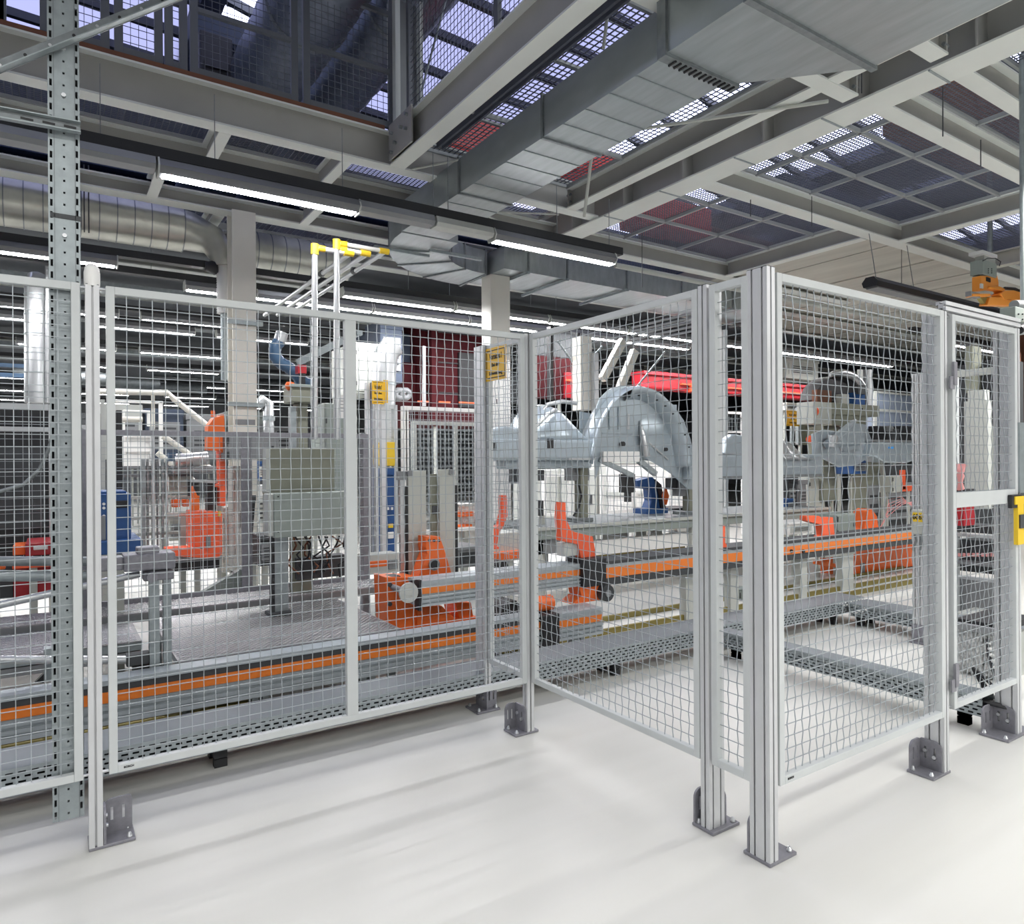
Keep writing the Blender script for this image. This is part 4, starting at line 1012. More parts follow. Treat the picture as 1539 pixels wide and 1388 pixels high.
for y in (757, 763, 775): q = P(156, y, v=5.6); part('button', MB().cyl((q.x, q.z), .01, 'v', 5.585, 5.6, 8), WHITE, bm_)
stack('black panel screen above the blue machine', 'panel_screen', 'screen', [('screen', 175, 616, 184, 735, 6.6, .1, BLACK), ('screen_frame', 152, 600, 158, 738, 6.6, .06, LGREY)], lift=True)
ol = thing('orange_lifter', 'tall orange lifting arm standing behind the inner mesh fence', 'lifter', P(310, 850, v=7.4))
def pgo(px, v, d, m, nm, par, b_=.006): return pg(px, v, d, m, nm, par, b_)
pgo([(313, 640), (322, 627), (331, 625), (331, 622), (337, 622), (338, 645), (339, 680), (333, 680), (333, 677), (313, 676)], 7.3, .2, ORANGE, 'head_housing', ol)
pgo([(329, 676), (338, 676), (339, 700), (341, 705), (341, 740), (339, 760), (330, 760), (330, 732), (325, 732), (325, 728), (330, 726)], 7.4, .15, REDOR, 'mast', ol)
pgo([(288, 768), (300, 766), (300, 745), (297, 745), (290, 730), (290, 748), (288, 752)], 7.35, .1, ORANGE, 'toggle_arm', ol)
pgo([(287, 768), (318, 768), (334, 770), (334, 832), (328, 838), (305, 838), (305, 822), (288, 822), (287, 822)], 7.35, .3, REDOR, 'base_column', ol)
pgo([(250, 824), (290, 822), (306, 826), (306, 838), (262, 836), (250, 830)], 7.3, .2, REDOR, 'base_tongue', ol)
part('grey_plate', MB().bv(310, 806, 317, 823, 7.33, .02), MID, ol); part('yellow_tab', MB().bv(328, 768, 332, 776, 7.33, .02), YELLOW, ol)
part('black_guide', MB().bv(311, 720, 325, 775, 7.5, .1), BLACK, ol); part('tie_rod', MB().bar(P(287, 722, v=7.5), P(330, 724, v=7.5), .03, .03), SILVER, ol)
part('tip', MB().tube([P(320, 617, v=7.4), P(320, 626, v=7.4)], .02, 8), ORANGE, ol)
stack('orange clamps beyond the lifter base', 'clamp_pair', 'clamp', [('clamp', 259, 750, 271, 762, 8.0, .1, ORANGE), ('clamp', 275, 750, 284, 761, 8.0, .1, ORANGE), ('clamp_rail', 250, 770, 288, 776, 8.0, .1, LGREY), ('clamp_strip', 268, 772, 282, 776, 7.98, .03, ORANGE)], lift=True)
kb = stack('dark slatted plinth beneath the orange lifter', 'slatted_plinth', 'plinth', [('plinth', 263, 838, 330, 856, 7.5, .5, BLACK), ('slat_strip', 264, 837, 334, 842, 7.45, .05, GALVD)], lift=True)
# white tube frame and assembly rig
wf = thing('tube_guard', 'cream tube frame sloping down to the orange lifter', 'frame', P(250, 700, v=9.2))
for px in ([(150, 588), (252, 590), (262, 600), (315, 642)], [(170, 630), (214, 630)], [(245, 655), (322, 708)], [(236, 680), (290, 722)]):
    part('bent_tube', MB().tube([P(x, y, v=9.2) for x, y in px], .034, 10), CREAM, wf)
part('upright_tube', MB().bv(228, 592, 233, 644, 9.25, .05), CREAM, wf)
fr2 = stack('white square frame behind the cream tubes', 'square_gantry', 'frame', [('right_post', 240, 604, 245, 700, 9.6, .1, WHITE), ('top_rail', 168, 601, 245, 605, 9.6, .1, WHITE), ('inner_post', 222, 618, 226, 640, 9.5, .1, WHITE), ('inner_rail', 185, 616, 226, 619, 9.5, .1, WHITE), ('left_post', 185, 616, 188, 650, 9.5, .1, WHITE)], lift=True)
block('white_enclosure', 'white mesh enclosure left of the assembly rig', 'enclosure', 185, 655, 228, 700, 10, .8, WHITE, 'frame', WHITE)
rig = thing('assembly_rig', 'grey assembly rig of slim profiles behind the inner mesh fence', 'rig', P(240, 830, v=8.2))
for x0, x1, y0, y1, m in ((213, 219, 690, 820, GALV), (221, 224, 690, 825, MID), (228, 233, 640, 825, FRAME), (236, 238, 690, 820, MID), (243, 247, 690, 830, GALV), (250, 253, 690, 830, FRAME), (180, 184, 695, 740, GALV)):
    part('profile', MB().bv(x0, y0, x1, y1, 8.2, .08), m, rig)
for y in (700, 712, 745, 776, 800): part('cross_profile', MB().bv(180, y, 290, y+4, 8.25, .08), MID if y < 740 else LGREY, rig)
part('cylinder', MB().tube([P(262, 692, v=8.1), P(312, 688, v=8.1)], .07, 14), SILVER, rig)
part('cylinder_head', MB().bv(254, 680, 264, 693, 8.05, .12), BHOSE, rig)
part('valve_block', MB().bv(258, 700, 326, 712, 8.1, .15), MID, rig, bevel=.02); part('valve_block', MB().bv(254, 712, 290, 742, 8.3, .15), LGREY, rig); part('drive_head', MB().tube([P(291, 720, v=8.1), P(291, 745, v=8.1)], .06, 12), DARK, rig)
block('grey_bin', 'pale bin standing under the assembly rig', 'bin', 254, 778, 288, 812, 8.6, .6, LGREY, 'machine')
block('low_machine', 'grey machine block in front of the cream column foot', 'machine', 338, 655, 420, 690, 7.2, .5, MID, 'cabinet')
block('cream_enclosure', 'cream enclosure panel beside the lifter mast', 'enclosure', 335, 762, 350, 860, 7.9, .3, CREAM, 'cabinet')
block('pale_cabinet', 'pale cabinet between the lifter and the fence post', 'cabinet', 352, 700, 362, 860, 7.6, .3, LGREY, 'cabinet')
block('blue_trolley', 'small blue and white trolley right of the column', 'trolley', 388, 694, 402, 722, 8.6, .4, BLUE, 'machine', WHITE)
block('roller_rack', 'white roller rack right of the column', 'rack', 386, 730, 404, 800, 8.8, .5, WHITE, 'machine', LGREY)
block('dark_drive', 'black drive unit behind the slotted pole foot', 'machine', 390, 806, 415, 850, 7.0, .4, DARK, 'machine')
pz_ = thing('bent_pipe', 'large bright bent pipe beside the cream column', 'pipe', P(400, 650, v=9.5))
part('pipe', MB().tube([P(388, 610, v=9.5), P(396, 600, v=9.5), P(403, 605, v=9.5), P(404, 650, v=9.5), Vector((P(404, 650, v=9.5).x, 9.5, 0))], .07, 14), SILVER, pz_); part('collar', MB().tube([P(404, 625, v=9.5), P(404, 632, v=9.5)], .08, 14), GALV, pz_)
# deep hall band
random.seed(3)
cols = [DRED, MID, DARK, LGREY, DBLUE, MID, GREENGREY, DARK]
nms = ['dark red', 'mid grey', 'black', 'light grey', 'dark blue', 'grey', 'grey-green', 'dark grey']
where = ['behind the mesh cage', 'behind the white-capped post', 'behind the cream tube frame', 'behind the orange lifter', 'right of the lifter', 'behind the column', 'past the column', 'behind the olive post']
for i in range(8):
    x = -30+i*62
    block('press_housing', '%s distant machine housing %s' % (nms[i], where[i]), 'machine', x, 612+random.randint(-8, 14), x+58, 690, 15+i*.7, 2, cols[i], 'machine', MID)
for i in range(7):
    x = 20+i*70
    y = 560+9*(i % 3)
    a, c = P(x, y, v=18+i), P(x+150, y+8, v=18+i)
    solo('ceiling_pipe', 'long dim pipe under the far soffit, '+['left end', 'behind the riser duct', 'over the cage', 'over the cream frame', 'over the lifter', 'behind the column', 'behind the pipe frames'][i], 'pipe', MB().tube([a, Vector((c.x, a.y, a.z))], .12, 10), GALVD)
for i in range(4):
    z = 3.75+.12*(i % 2)
    solo('cable_ladder', 'dim cable ladder deep in the hall, '+('over the second row', 'over the third row', 'over the fourth row', 'over the sixth row')[i], 'ladder', MB().box(-6, 12, (10.3, 13.2, 16.2, 19)[i], (10.7, 13.6, 16.6, 19.5)[i], z, z+.08), GALVD)
for lb, x0, x1, y, v in (('dull blue panel band deep at the far left', -40, 120, 545, 16), ('blue conduit below it at the far left', -40, 110, 560, 15)):
    a, c = P(x0, y, v=v), P(x1, y, v=v); solo('blue_conduit', lb, 'conduit', MB().box(a.x, c.x, v, v+.2, a.z-.04, a.z+.03), BHOSE)

# ------------------------------------------------------------------ centre background
def fencecell(lb, x0, y0, x1, y1, v, m=FRAME, mull=(), group=None, pitch=.07, zb=None):
    a = P(x0, (y0+y1)/2, v=v).x; c = P(x1, (y0+y1)/2, v=v).x; zt = P((x0+x1)/2, y0, v=v).z; z0 = P((x0+x1)/2, y1, v=v).z if zb is None else zb
    t = thing('mesh_screen', lb, 'fence', ((a+c)/2, v, z0), group)
    ml = [(P(x, y0, v=v).x-.02, P(x, y0, v=v).x+.02) for x in mull]
    meshpanel(t, 'v', v, a, c, z0, zt, .045, .04, m, WIRE, pitch, .003, 0, mull=ml)
    if z0 > .05:
        for x in (a+.02, c-.02): part('leg', MB().box(x-.02, x+.02, v+.04, v+.08, 0, zt), m, t)
    return t
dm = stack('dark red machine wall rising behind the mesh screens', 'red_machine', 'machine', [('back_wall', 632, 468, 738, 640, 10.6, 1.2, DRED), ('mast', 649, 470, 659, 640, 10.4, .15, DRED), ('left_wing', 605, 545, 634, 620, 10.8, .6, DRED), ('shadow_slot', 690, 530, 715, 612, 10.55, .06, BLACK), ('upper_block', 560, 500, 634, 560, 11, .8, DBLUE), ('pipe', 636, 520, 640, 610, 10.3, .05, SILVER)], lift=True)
for x0, x1, y in ((628, 645, 602), (660, 677, 603), (690, 720, 604)): part('glow_strip', MB().bv(x0, y, x1, y+2, 10.35, .02), REDOR, dm)
for x in (600, 609): q = P(x, 596, v=10.5); part('coil', MB().tube([P(x+6*cos(a/10*2*pi), 592+6*sin(a/10*2*pi), v=10.4) for a in range(11)], .05, 8), MID, dm)
for y in range(3): part('panel_joint', MB().bv(634, 500+45*y, 738, 502+45*y, 10.58, .03), BLACK, dm)
block('light_booth', 'tall pale booth wall behind the mullion', 'booth', 533, 515, 572, 592, 9.6, 1.0, PALE, 'cabinet')
ex = thing('exhaust_pipe', 'wide silver exhaust pipe beside the pale booth', 'pipe', P(580, 590, v=9.2)); _f = P(576, 592, v=9.2); part('pipe', MB().tube([Vector((_f.x, _f.y, 0)), _f, P(577, 560, v=9.2), P(580, 532, v=9.2), P(590, 520, v=9.2)], .17, 18), SILVER, ex); part('collar', MB().tube([P(576, 575, v=9.2), P(576, 579, v=9.2)], .18, 18), GALV, ex)
block('dark_hood', 'dark hanging hood above the silver exhaust pipe', 'hood', 572, 484, 605, 575, 9.9, .6, DBLUE, 'machine', MID)
fp = thing('profile_posts', 'cluster of aluminium profile posts right of the mullion', 'post', P(558, 850, v=6.6))
for x0, x1, m in ((545, 550, GALVD), (552, 557, ALU), (558, 561, GROOVE), (565, 569, ALU), (574, 580, ALU)): part('profile', MB().bv(x0, 575 if x0 > 550 else 650, x1, 860, 6.6, .06), m, fp)
sg2 = sign('yellow warning sign wrapped round the profile posts', 559, 572, 577, 607, v=6.55, lines=('Vorsicht !', 'Bei der', 'Schweissung'))
part('folded_side', MB().bv(577, 571, 583, 605, 6.57, .02), SIGNY, sg2)
fencecell('mesh screen in a pale frame left of the red machine', 580, 608, 598, 790, 7.0, pitch=.05)
fencecell('wide mesh screen in front of the red machine', 607, 612, 722, 800, 7.4, WHITE, mull=(612,), pitch=.055)
fencecell('second mesh screen standing behind the wide one', 622, 634, 722, 780, 8.2, LGREY, mull=(686,), pitch=.06)
bc = stack('tall blue cabinet with a yellow top between profile posts', 'blue_cabinet', 'cabinet', [('blue_body', 566, 714, 593, 832, 6.9, .4, BLUE), ('yellow_top', 578, 664, 594, 700, 6.95, .3, YELLOW), ('blue_band', 566, 703, 593, 714, 6.88, .3, BLUE), ('yellow_side', 565, 668, 572, 698, 6.9, .2, YELLOW), ('white_label', 583, 799, 592, 809, 6.88, .01, WHITE), ('yellow_label', 584, 787, 591, 793, 6.88, .01, YELLOW), ('light_button', 582, 762, 585, 766, 6.87, .02, WHITE), ('light_button', 588, 762, 591, 766, 6.87, .02, WHITE)], lift=True)
sb = stack('pale striped crossbar behind the profile posts', 'striped_bar', 'rail', [('bar', 536, 833, 600, 862, 6.3, .2, LGREY), ('orange_stripe', 545, 843, 582, 852, 6.29, .02, ORANGE), ('vent', 584, 841, 598, 855, 6.29, .02, GALVD)], lift=True)
block('white_rack', 'white wire rack with orange parts beside the pale plates', 'rack', 688, 757, 716, 830, 7.6, .5, WHITE, 'frame', LGREY)
stack('orange parts lying in the white wire rack', 'orange_parts', 'parts', [('part_row', 690, 768, 712, 776, 7.5, .1, ORANGE), ('part_row', 690, 788, 710, 794, 7.5, .1, ORANGE)], lift=True)
block('vent_unit', 'grey ventilated drive unit behind the sign panel post', 'machine', 688, 822, 722, 852, 6.6, .4, MID, 'machine', DARK)
block('mesh_locker', 'pale perforated locker behind the aluminium pipes', 'locker', 488, 606, 530, 740, 8.0, .5, GREENGREY, 'cabinet')
nb = thing('notice_sheet', 'white notice sheet pinned on the pale locker', 'notice', P(514, 630, v=7.9)); part('sheet', MB().bv(507, 594, 520, 628, 7.975, .006), WHITE, nb)
for k in range(4): part('print_line', MB().bv(509, 602+5*k, 517, 603+5*k, 7.972, .003), MID, nb)
gb = thing('slanted_rail', 'grey slanted rail hung behind the pipe frames', 'rail', P(460, 545, v=8)); part('rail', MB().bar(P(447, 545, v=8), P(538, 500, v=8), .05, .08), GALV, gb); part('bracket', MB().bv(536, 496, 545, 503, 7.95, .08), GALV, gb)
pd = block('pale_pillar', 'white machine pillar behind the sign panel', 'machine', 745, 540, 768, 860, 7.0, .4, WHITE, 'cabinet')
for k in range(3): part('dark_box', MB().bv(770, 562+60*k, 782, 606+60*k, 7.3, .2), DARK, pd)
st2 = stack('grey machine with a black wheel seen under the yellow sign', 'wheel_unit', 'machine', [('body', 742, 800, 790, 842, 5.6, .3, LGREY), ('orange_base', 742, 828, 790, 840, 5.55, .2, ORANGE)], lift=True)
q = P(750, 852, v=5.5); part('wheel', MB().cyl((q.x, q.z), .07, 'v', 5.45, 5.55, 18), BLACK, st2)
q = P(760, 918, v=4.9); rl_ = thing('drum_roller', 'black drum roller between the two conveyor rails', 'roller', (q.x, 4.9, q.z-.1)); part('drum', MB().cyl((q.x, q.z), .1, 'v', 4.8, 5.1, 20), BLACK, rl_)
for k in range(10): part('rib', MB().box(q.x+.095*cos(k*pi/5)-.01, q.x+.095*cos(k*pi/5)+.01, 4.79, 5.1, q.z+.095*sin(k*pi/5)-.01, q.z+.095*sin(k*pi/5)+.01), DARK, rl_)
q = P(762, 990, v=4.0); rl2 = thing('cable_drum', 'small black drum on the floor below the low rail', 'roller', (q.x, 4.0, 0)); part('drum', MB().cyl((q.x, .08), .08, 'v', 3.98, 4.15, 18), BLACK, rl2); part('hub', MB().cyl((q.x, .08), .03, 'v', 3.96, 4.17, 12), MID, rl2)

# table carrying the body panels
tt = thing('welding_table', 'long welding table with grey top under the car body panels', 'table', (6, 6, 0))
tz = P(950, 783, v=5.9).z; ta = P(800, 790, v=5.9).x
part('table_top', MB().box(ta, 9.4, 5.9, 6.9, tz-.03, tz), GALVD, tt); part('top_edge', MB().box(ta, 9.4, 5.88, 5.9, tz-.03, tz+.005), PALE, tt); part('apron', MB().box(ta, 9.4, 5.92, 5.96, tz-.13, tz-.03), GREENGREY, tt)
part('front_panel', MB().bv(870, 806, 1062, 827, 6.05, .1), WHITE, tt)
part('corner_block', MB().bv(803, 792, 842, 832, 6.0, .3), MID, tt); part('rust_side', MB().bv(806, 790, 824, 850, 6.4, .3), MID, tt)
for x in (806, 1040, 1090, 1270): p = P(x, 850, v=6.0).x; part('leg', MB().box(p, p+.09, 6.0, 6.09, 0, tz-.13), LGREY, tt)
sl = stack('brown-orange far conveyor strip under the table', 'far_rail', 'conveyor', [('stripe', 900, 813, 1030, 824, 7.0, .2, RUST), ('orange_band', 902, 812, 1030, 819, 6.98, .03, ORANGE), ('shadow_lip', 900, 823, 1030, 830, 6.99, .2, BRASS)], lift=True)
for x in (978, 1014): p = P(x, 835, v=7.0).x; part('leg', MB().box(p, p+.06, 7.0, 7.06, 0, .5), GALV, sl)
for lb, x0, x1, y0, y1, v in (('low mesh screen under the left body panel', 818, 858, 712, 775, 9.0), ('low mesh screen under the wheel arch panel', 905, 952, 712, 770, 9.0), ('low mesh screen right of the blue welding gun', 955, 1002, 738, 770, 9.0), ('low mesh screen at the right end of the table', 1005, 1040, 712, 765, 9.2)):
    fencecell(lb, x0, y0, x1, y1, v, WHITE, pitch=.08)
block('pale_cabinet', 'white cabinet behind the olive fixture post', 'cabinet', 800, 705, 900, 800, 9.6, .6, LGREY, 'cabinet')
block('pale_cabinet', 'long white cabinet behind the table end', 'cabinet', 900, 690, 1045, 790, 9.9, .6, WHITE, 'frame', LGREY)
for lb, x0, x1, y0, y1 in (('olive fixture post under the left body panel', 873, 884, 692, 782), ('olive fixture post at the right end of the table', 1036, 1046, 715, 772)):
    t = stack(lb, 'fixture_post', 'post', [('post', x0, y0, x1, y1, 6.2, .12, OLIVE), ('foot', x0-6, y1-4, x1+8, y1+2, 6.15, .22, GALVD), ('head_block', x0-13, y0-2, x1+2, y0+30, 6.25, .15, MID)], lift=True)
pc_ = thing('pressure_hose', 'thin dark hose curving beside the olive fixture post', 'hose', P(868, 780, v=6.1)); part('hose', MB().tube([P(870, 728, v=6.1), P(874, 745, v=6.1), P(870, 762, v=6.1), P(862, 775, v=6.1)], .012, 8), BLACK, pc_)
wg = thing('welding_gun', 'dark blue curved welding gun on the table', 'tool', P(985, 770, v=6.6))
part('gun_arm', MB().prism([(P(x, y, v=6.6).x, P(x, y, v=6.6).z) for x, y in ((958, 722), (980, 716), (992, 726), (998, 745), (1000, 765), (974, 768), (980, 752), (978, 735), (960, 733))], 'v', 6.6, 6.75), BLUE, wg, bevel=.01)
part('gun_back', MB().prism([(P(x, y, v=6.58).x, P(x, y, v=6.58).z) for x, y in ((985, 720), (994, 728), (1001, 765), (994, 766), (990, 742))], 'v', 6.58, 6.7), BLACK, wg); part('gun_base', MB().bv(972, 764, 1004, 772, 6.55, .25), BLUE, wg)
part('orange_guard', MB().tube([P(1000, 734, v=6.5), P(1000, 745, v=6.5), P(1000, 758, v=6.5)], .05, 10, rad=[.02, .05, .02]), ORANGE, wg)
stack('black clamp blocks hanging under the wheel arch panel', 'clamp_group', 'clamp', [('block', 940, 712, 955, 740, 6.3, .12, BLACK), ('stem', 943, 738, 949, 754, 6.35, .06, DARK), ('block', 1010, 718, 1024, 735, 6.3, .12, BLACK), ('block', 812, 706, 818, 722, 6.2, .08, DARK), ('block', 812, 752, 817, 775, 6.2, .08, DARK)], lift=True)
block('black_bench', 'black bench top at the right end of the welding table', 'bench', 1000, 764, 1045, 780, 6.8, .4, BLACK, 'machine', DARK)

# ------------------------------------------------------------------ car body panels
VC = 6.0
def pz2(x, y, v=VC): q = P(x, y, v=v); return (q.x, q.z)
ca_ = thing('body_panel', 'steel wheel arch body panel with a tall rounded back', 'car part', P(960, 735, v=VC))
out = [(895, 720), (893, 650), (895, 616), (902, 598), (915, 585), (932, 579), (962, 582), (990, 592), (1012, 608), (1028, 632), (1038, 660), (1046, 700), (1048, 735), (1034, 735), (1010, 712), (975, 690), (940, 684), (905, 688)]
part('inner_panel', MB().prism([pz2(x, y, VC+.06) for x, y in out], 'v', VC+.06, VC+.075), CARB, ca_)
ctr = Vector(P(955, 700, v=VC))
def rim(a, b):
    an = radians(104-a*98)
    c0 = P(960, 715, v=VC)
    sx = (P(1043, 700, v=VC).x-P(897, 700, v=VC).x)/2; sz = P(940, 582, v=VC).z-c0.z
    return (c0.x+sx*cos(an)*(1-.16*b), VC-.10+.22*b*b*1.0 if b > 0 else VC-.10, c0.z+sz*sin(an)*(1-.14*b))
part('arch_rim', MB().grid(rim, 28, 6), CARB, ca_, solid=.006)
def outer(a, b):
    an = radians(172-a*165); c0 = P(960, 715, v=VC)
    sx = (P(1043, 700, v=VC).x-P(897, 700, v=VC).x)/2; sz = P(940, 582, v=VC).z-c0.z
    return (c0.x+sx*cos(an), VC-.10+.28*b, c0.z+sz*sin(an)+.03*sin(b*pi))
part('arch_flange', MB().grid(outer, 28, 3), CARB, ca_, solid=.006)
def dome(a, b):
    x = 975+(-1+2*a)*42; y = 650+(-1+2*b)*42
    q = P(x, y, v=VC+.12); r = min(1, math.hypot(-1+2*a, -1+2*b)); return (q.x, VC+.12-.09*(1-r*r), q.z)
part('pressed_dome', MB().grid(dome, 12, 12), CARB, ca_)
part('ridge', MB().tube([P(944, 622, v=VC+.055), P(944, 645, v=VC+.055)], .02, 8), SILVER, ca_)
for x in (916, 930): part('ridge', MB().tube([P(x, 610, v=VC+.055), P(x, 645, v=VC+.055)], .014, 8), CARB, ca_)
for i in range(9):
    _a = radians(100-i*10); q = P(960+80*cos(_a), 712-118*sin(_a), v=VC-.1); part('punched_hole', MB().cyl((q.x, q.z), .009, 'v', VC-.112, VC-.09, 8), BLACK, ca_)
part('fin', MB().tube([P(962, 632, v=VC+.05), P(966, 655, v=VC), P(972, 685, v=VC+.02)], .04, 10, rad=[.01, .035, .045]), SILVER, ca_)
part('fold_line', MB().tube([P(905, 651, v=VC+.056), P(950, 651, v=VC+.056)], .009, 6), CARB, ca_); part('fold_line', MB().tube([P(975, 665, v=VC+.05), P(1004, 690, v=VC+.05)], .012, 6), SILVER, ca_)
for x, y, r in ((939, 667, .03), (969, 660, .022), (1004, 675, .022)): q = P(x, y, v=VC); part('punched_hole', MB().cyl((q.x, q.z), r, 'v', VC+.02, VC+.08, 16), BLACK, ca_)
part('holder_plate', MB().bv(907, 678, 962, 694, VC+.0, .1), WHITE, ca_, bevel=.01)
part('under_frame', MB().bar(P(900, 690, v=VC+.05), P(950, 714, v=VC+.05), .05, .05), GALV, ca_); part('under_frame', MB().bar(P(960, 692, v=VC+.08), P(985, 712, v=VC+.08), .06, .06), GALV, ca_)
part('right_post', MB().bv(1036, 700, 1046, 720, VC-.05, .1), CARB, ca_)
# second panel
cb_ = thing('body_panel', 'steel rear body panel with a rounded hump, beside the inner corner', 'car part', P(830, 700, v=VC))
def hump(a, b):
    x = 800+a*92
    top = 604+(abs(a-.45)/.55)**2.2*60
    y = 662-(662-top)*sin(b*pi/2)
    q = P(x, y, v=VC); return (q.x, VC+.45*(1-cos(b*pi/2))+.03*sin(a*9), q.z)
part('hump_sheet', MB().grid(hump, 24, 10), CARB, cb_, solid=.006)
part('side_beam', MB().bv(738, 660, 893, 692, VC-.05, .3), CARB, cb_, bevel=.03); part('lower_beam', MB().bv(760, 690, 890, 704, VC+.05, .2), CARB, cb_, bevel=.02)
part('sill_lip', MB().bv(855, 688, 895, 691, VC-.08, .05), SILVER, cb_)
for x in (823, 828): part('black_slot', MB().bv(x, 659, x+4, 674, VC-.056, .01), BLACK, cb_)
part('black_slot', MB().bv(740, 665, 746, 676, VC-.056, .01), BLACK, cb_)
part('crest_rail', MB().tube([P(812, 625, v=VC+.2), P(822, 608, v=VC+.25), P(845, 603, v=VC+.25), P(866, 606, v=VC+.25)], .025, 8), SILVER, cb_)
part('side_rib', MB().tube([P(806, 640, v=VC-.03), P(824, 622, v=VC), P(836, 616, v=VC+.05)], .022, 8), SILVER, cb_)
part('back_plate', MB().prism([pz2(x, y, VC+.4) for x, y in ((872, 618), (893, 622), (896, 660), (872, 660))], 'v', VC+.4, VC+.42), CARB, cb_)
part('left_end', MB().prism([pz2(x, y) for x, y in ((736, 646), (760, 640), (785, 645), (785, 662), (736, 662))], 'v', VC, VC+.2), CARB, cb_, bevel=.02)
# right panels
cr_ = thing('body_panel', 'long steel sill panel with a bright crumpled end behind the corner post', 'car part', P(1180, 715, v=VC))
part('sill_box', MB().bv(1060, 683, 1238, 718, VC, .3), CARB, cr_, bevel=.03); part('sill_edge', MB().bv(1060, 714, 1238, 718, VC-.02, .02), GALVD, cr_)
def crum(a, b):
    x = 1180+a*44; y = 690-b*(38+10*sin(a*3))*(1-a*.75); q = P(x, y, v=VC-.05); return (q.x, VC-.05+.25*b+.05*sin(a*16)*b, q.z)
part('bright_fold', MB().grid(crum, 22, 8), SILVER, cr_, solid=.004)
part('left_fold', MB().prism([pz2(x, y) for x, y in ((1088, 682), (1092, 660), (1104, 652), (1122, 655), (1122, 684))], 'v', VC, VC+.12), CARB, cr_, bevel=.02)
cr2 = thing('body_panel', 'steel bracket panel with a round tube beneath the olive press', 'car part', P(1270, 710, v=VC))
part('bracket_sheet', MB().prism([pz2(x, y, VC+.1) for x, y in ((1222, 652), (1238, 645), (1262, 648), (1278, 634), (1302, 638), (1310, 660), (1308, 686), (1290, 698), (1262, 702), (1240, 690), (1224, 686))], 'v', VC+.1, VC+.14), CARB, cr2, bevel=.01)
part('silver_arm', MB().tube([P(1244, 668, v=VC), P(1256, 658, v=VC), P(1275, 640, v=VC), P(1285, 632, v=VC+.05)], .06, 12, rad=[.07, .065, .045, .03]), CARB, cr2); part('round_cup', MB().tube([P(1250, 672, v=VC-.05), P(1252, 655, v=VC-.05)], .07, 14, rad=[.05, .075]), SILVER, cr2)
part('pale_patch', MB().prism([pz2(x, y, VC+.05) for x, y in ((1266, 672), (1296, 668), (1296, 674), (1268, 678))], 'v', VC+.05, VC+.1), CARB, cr2)
cr3 = thing('body_panel', 'steel cross member with a blue glint left of the far fence post', 'car part', P(1345, 700, v=VC))
part('member', MB().prism([pz2(x, y, VC) for x, y in ((1310, 664), (1378, 662), (1380, 690), (1362, 696), (1330, 694), (1316, 686), (1306, 686))], 'v', VC, VC+.3), CARB, cr3, bevel=.02); part('top_line', MB().bv(1312, 661, 1378, 664, VC-.02, .1), SILVER, cr3)
part('blue_glint', MB().bv(1336, 671, 1343, 674, VC-.01, .012), mat('blue_glint_paint', (.1, .4, .9), .2), cr3)  # glint painted as a small blue block

# ------------------------------------------------------------------ right background
pr_ = stack('olive grey press head above the body panels', 'press', 'machine', [('beam', 1248, 607, 1322, 624, 6.6, .4, OLIVE), ('face_plate', 1223, 604, 1250, 637, 6.5, .3, PALE), ('lower_block', 1250, 622, 1302, 640, 6.65, .3, OLIVE), ('column', 1238, 640, 1262, 752, 6.8, .3, OLIVE), ('beam_bolt', 1294, 613, 1297, 616, 6.59, .02, BLACK)], lift=True)
dr = thing('red_disc', 'red lacquered disc at the left of the press head', 'disc', P(1222, 618, v=6.7)); part('disc', MB().tube([P(1217, 618, v=6.6), P(1226, 618, v=6.75)], .13, 18), REDOR, dr); part('small_disc', MB().tube([P(1217, 660, v=6.6), P(1221, 660, v=6.7)], .06, 14), REDOR, dr)
ff = thing('blower_housing', 'black round blower with a silver hood on top of the press', 'blower', P(1265, 605, v=7.2))
arcp = [P(1262+36*cos(a), 600-36*sin(a), v=7.2) for a in [pi*i/14 for i in range(15)]]
part('black_drum', MB().prism([(p.x, p.z) for p in arcp], 'v', 7.2, 7.5), BLACK, ff)
part('silver_hood', MB().tube([P(1262+38*cos(a), 598-38*sin(a), v=7.15) for a in [pi*(.08+.55*i/10) for i in range(11)]], .06, 10, rad=[.07]*8+[.06, .05, .03]), SILVER, ff)
part('valve_block', MB().bv(1266, 592, 1276, 608, 7.0, .12), LGREY, ff); part('blue_motor', MB().bv(1286, 590, 1300, 608, 7.0, .15), BLUE, ff); part('brown_cone', MB().bv(1228, 586, 1250, 604, 7.1, .1), RUST, ff); part('knob', MB().bv(1290, 578, 1302, 592, 6.95, .1), DARK, ff)
for k in range(3): part('rack_rail', MB().bv(1293+7*k, 555, 1297+7*k, 608, 7.3, .06), (LGREY, DARK, FRAME)[k], ff)
ra_ = thing('red_beam', 'glossy red crane beam spanning behind the fence posts', 'crane', (9, 9.5, 2.6))
z0 = P(1090, 580, v=9.5).z; u0 = P(965, 570, v=9.5).x; u1 = P(1228, 590, v=9.5).x
part('beam', MB().box(u0, u1, 9.5, 9.8, z0-.16, z0+.16), RED, ra_, bevel=.04); part('upper_flange', MB().box(u0, u1, 9.44, 9.86, z0+.10, z0+.16), RED, ra_); part('light_edge', MB().box(u0+1, u1, 9.43, 9.5, z0-.05, z0-.02), REDOR, ra_); part('end_lug', MB().bv(1041, 575, 1046, 588, 9.4, .2), REDOR, ra_)
for k, (x0, y0, x1, y1) in enumerate(((905, 560, 930, 520), (930, 578, 948, 535))):
    solo('diagonal_brace', 'cream diagonal brace above the wheel arch panel, '+('left', 'right')[k]+' of two', 'brace', MB().bar(P(x0, y0+10, v=8.5), P(x1+6, y1-8, v=8.5), .1, .12), CREAM)
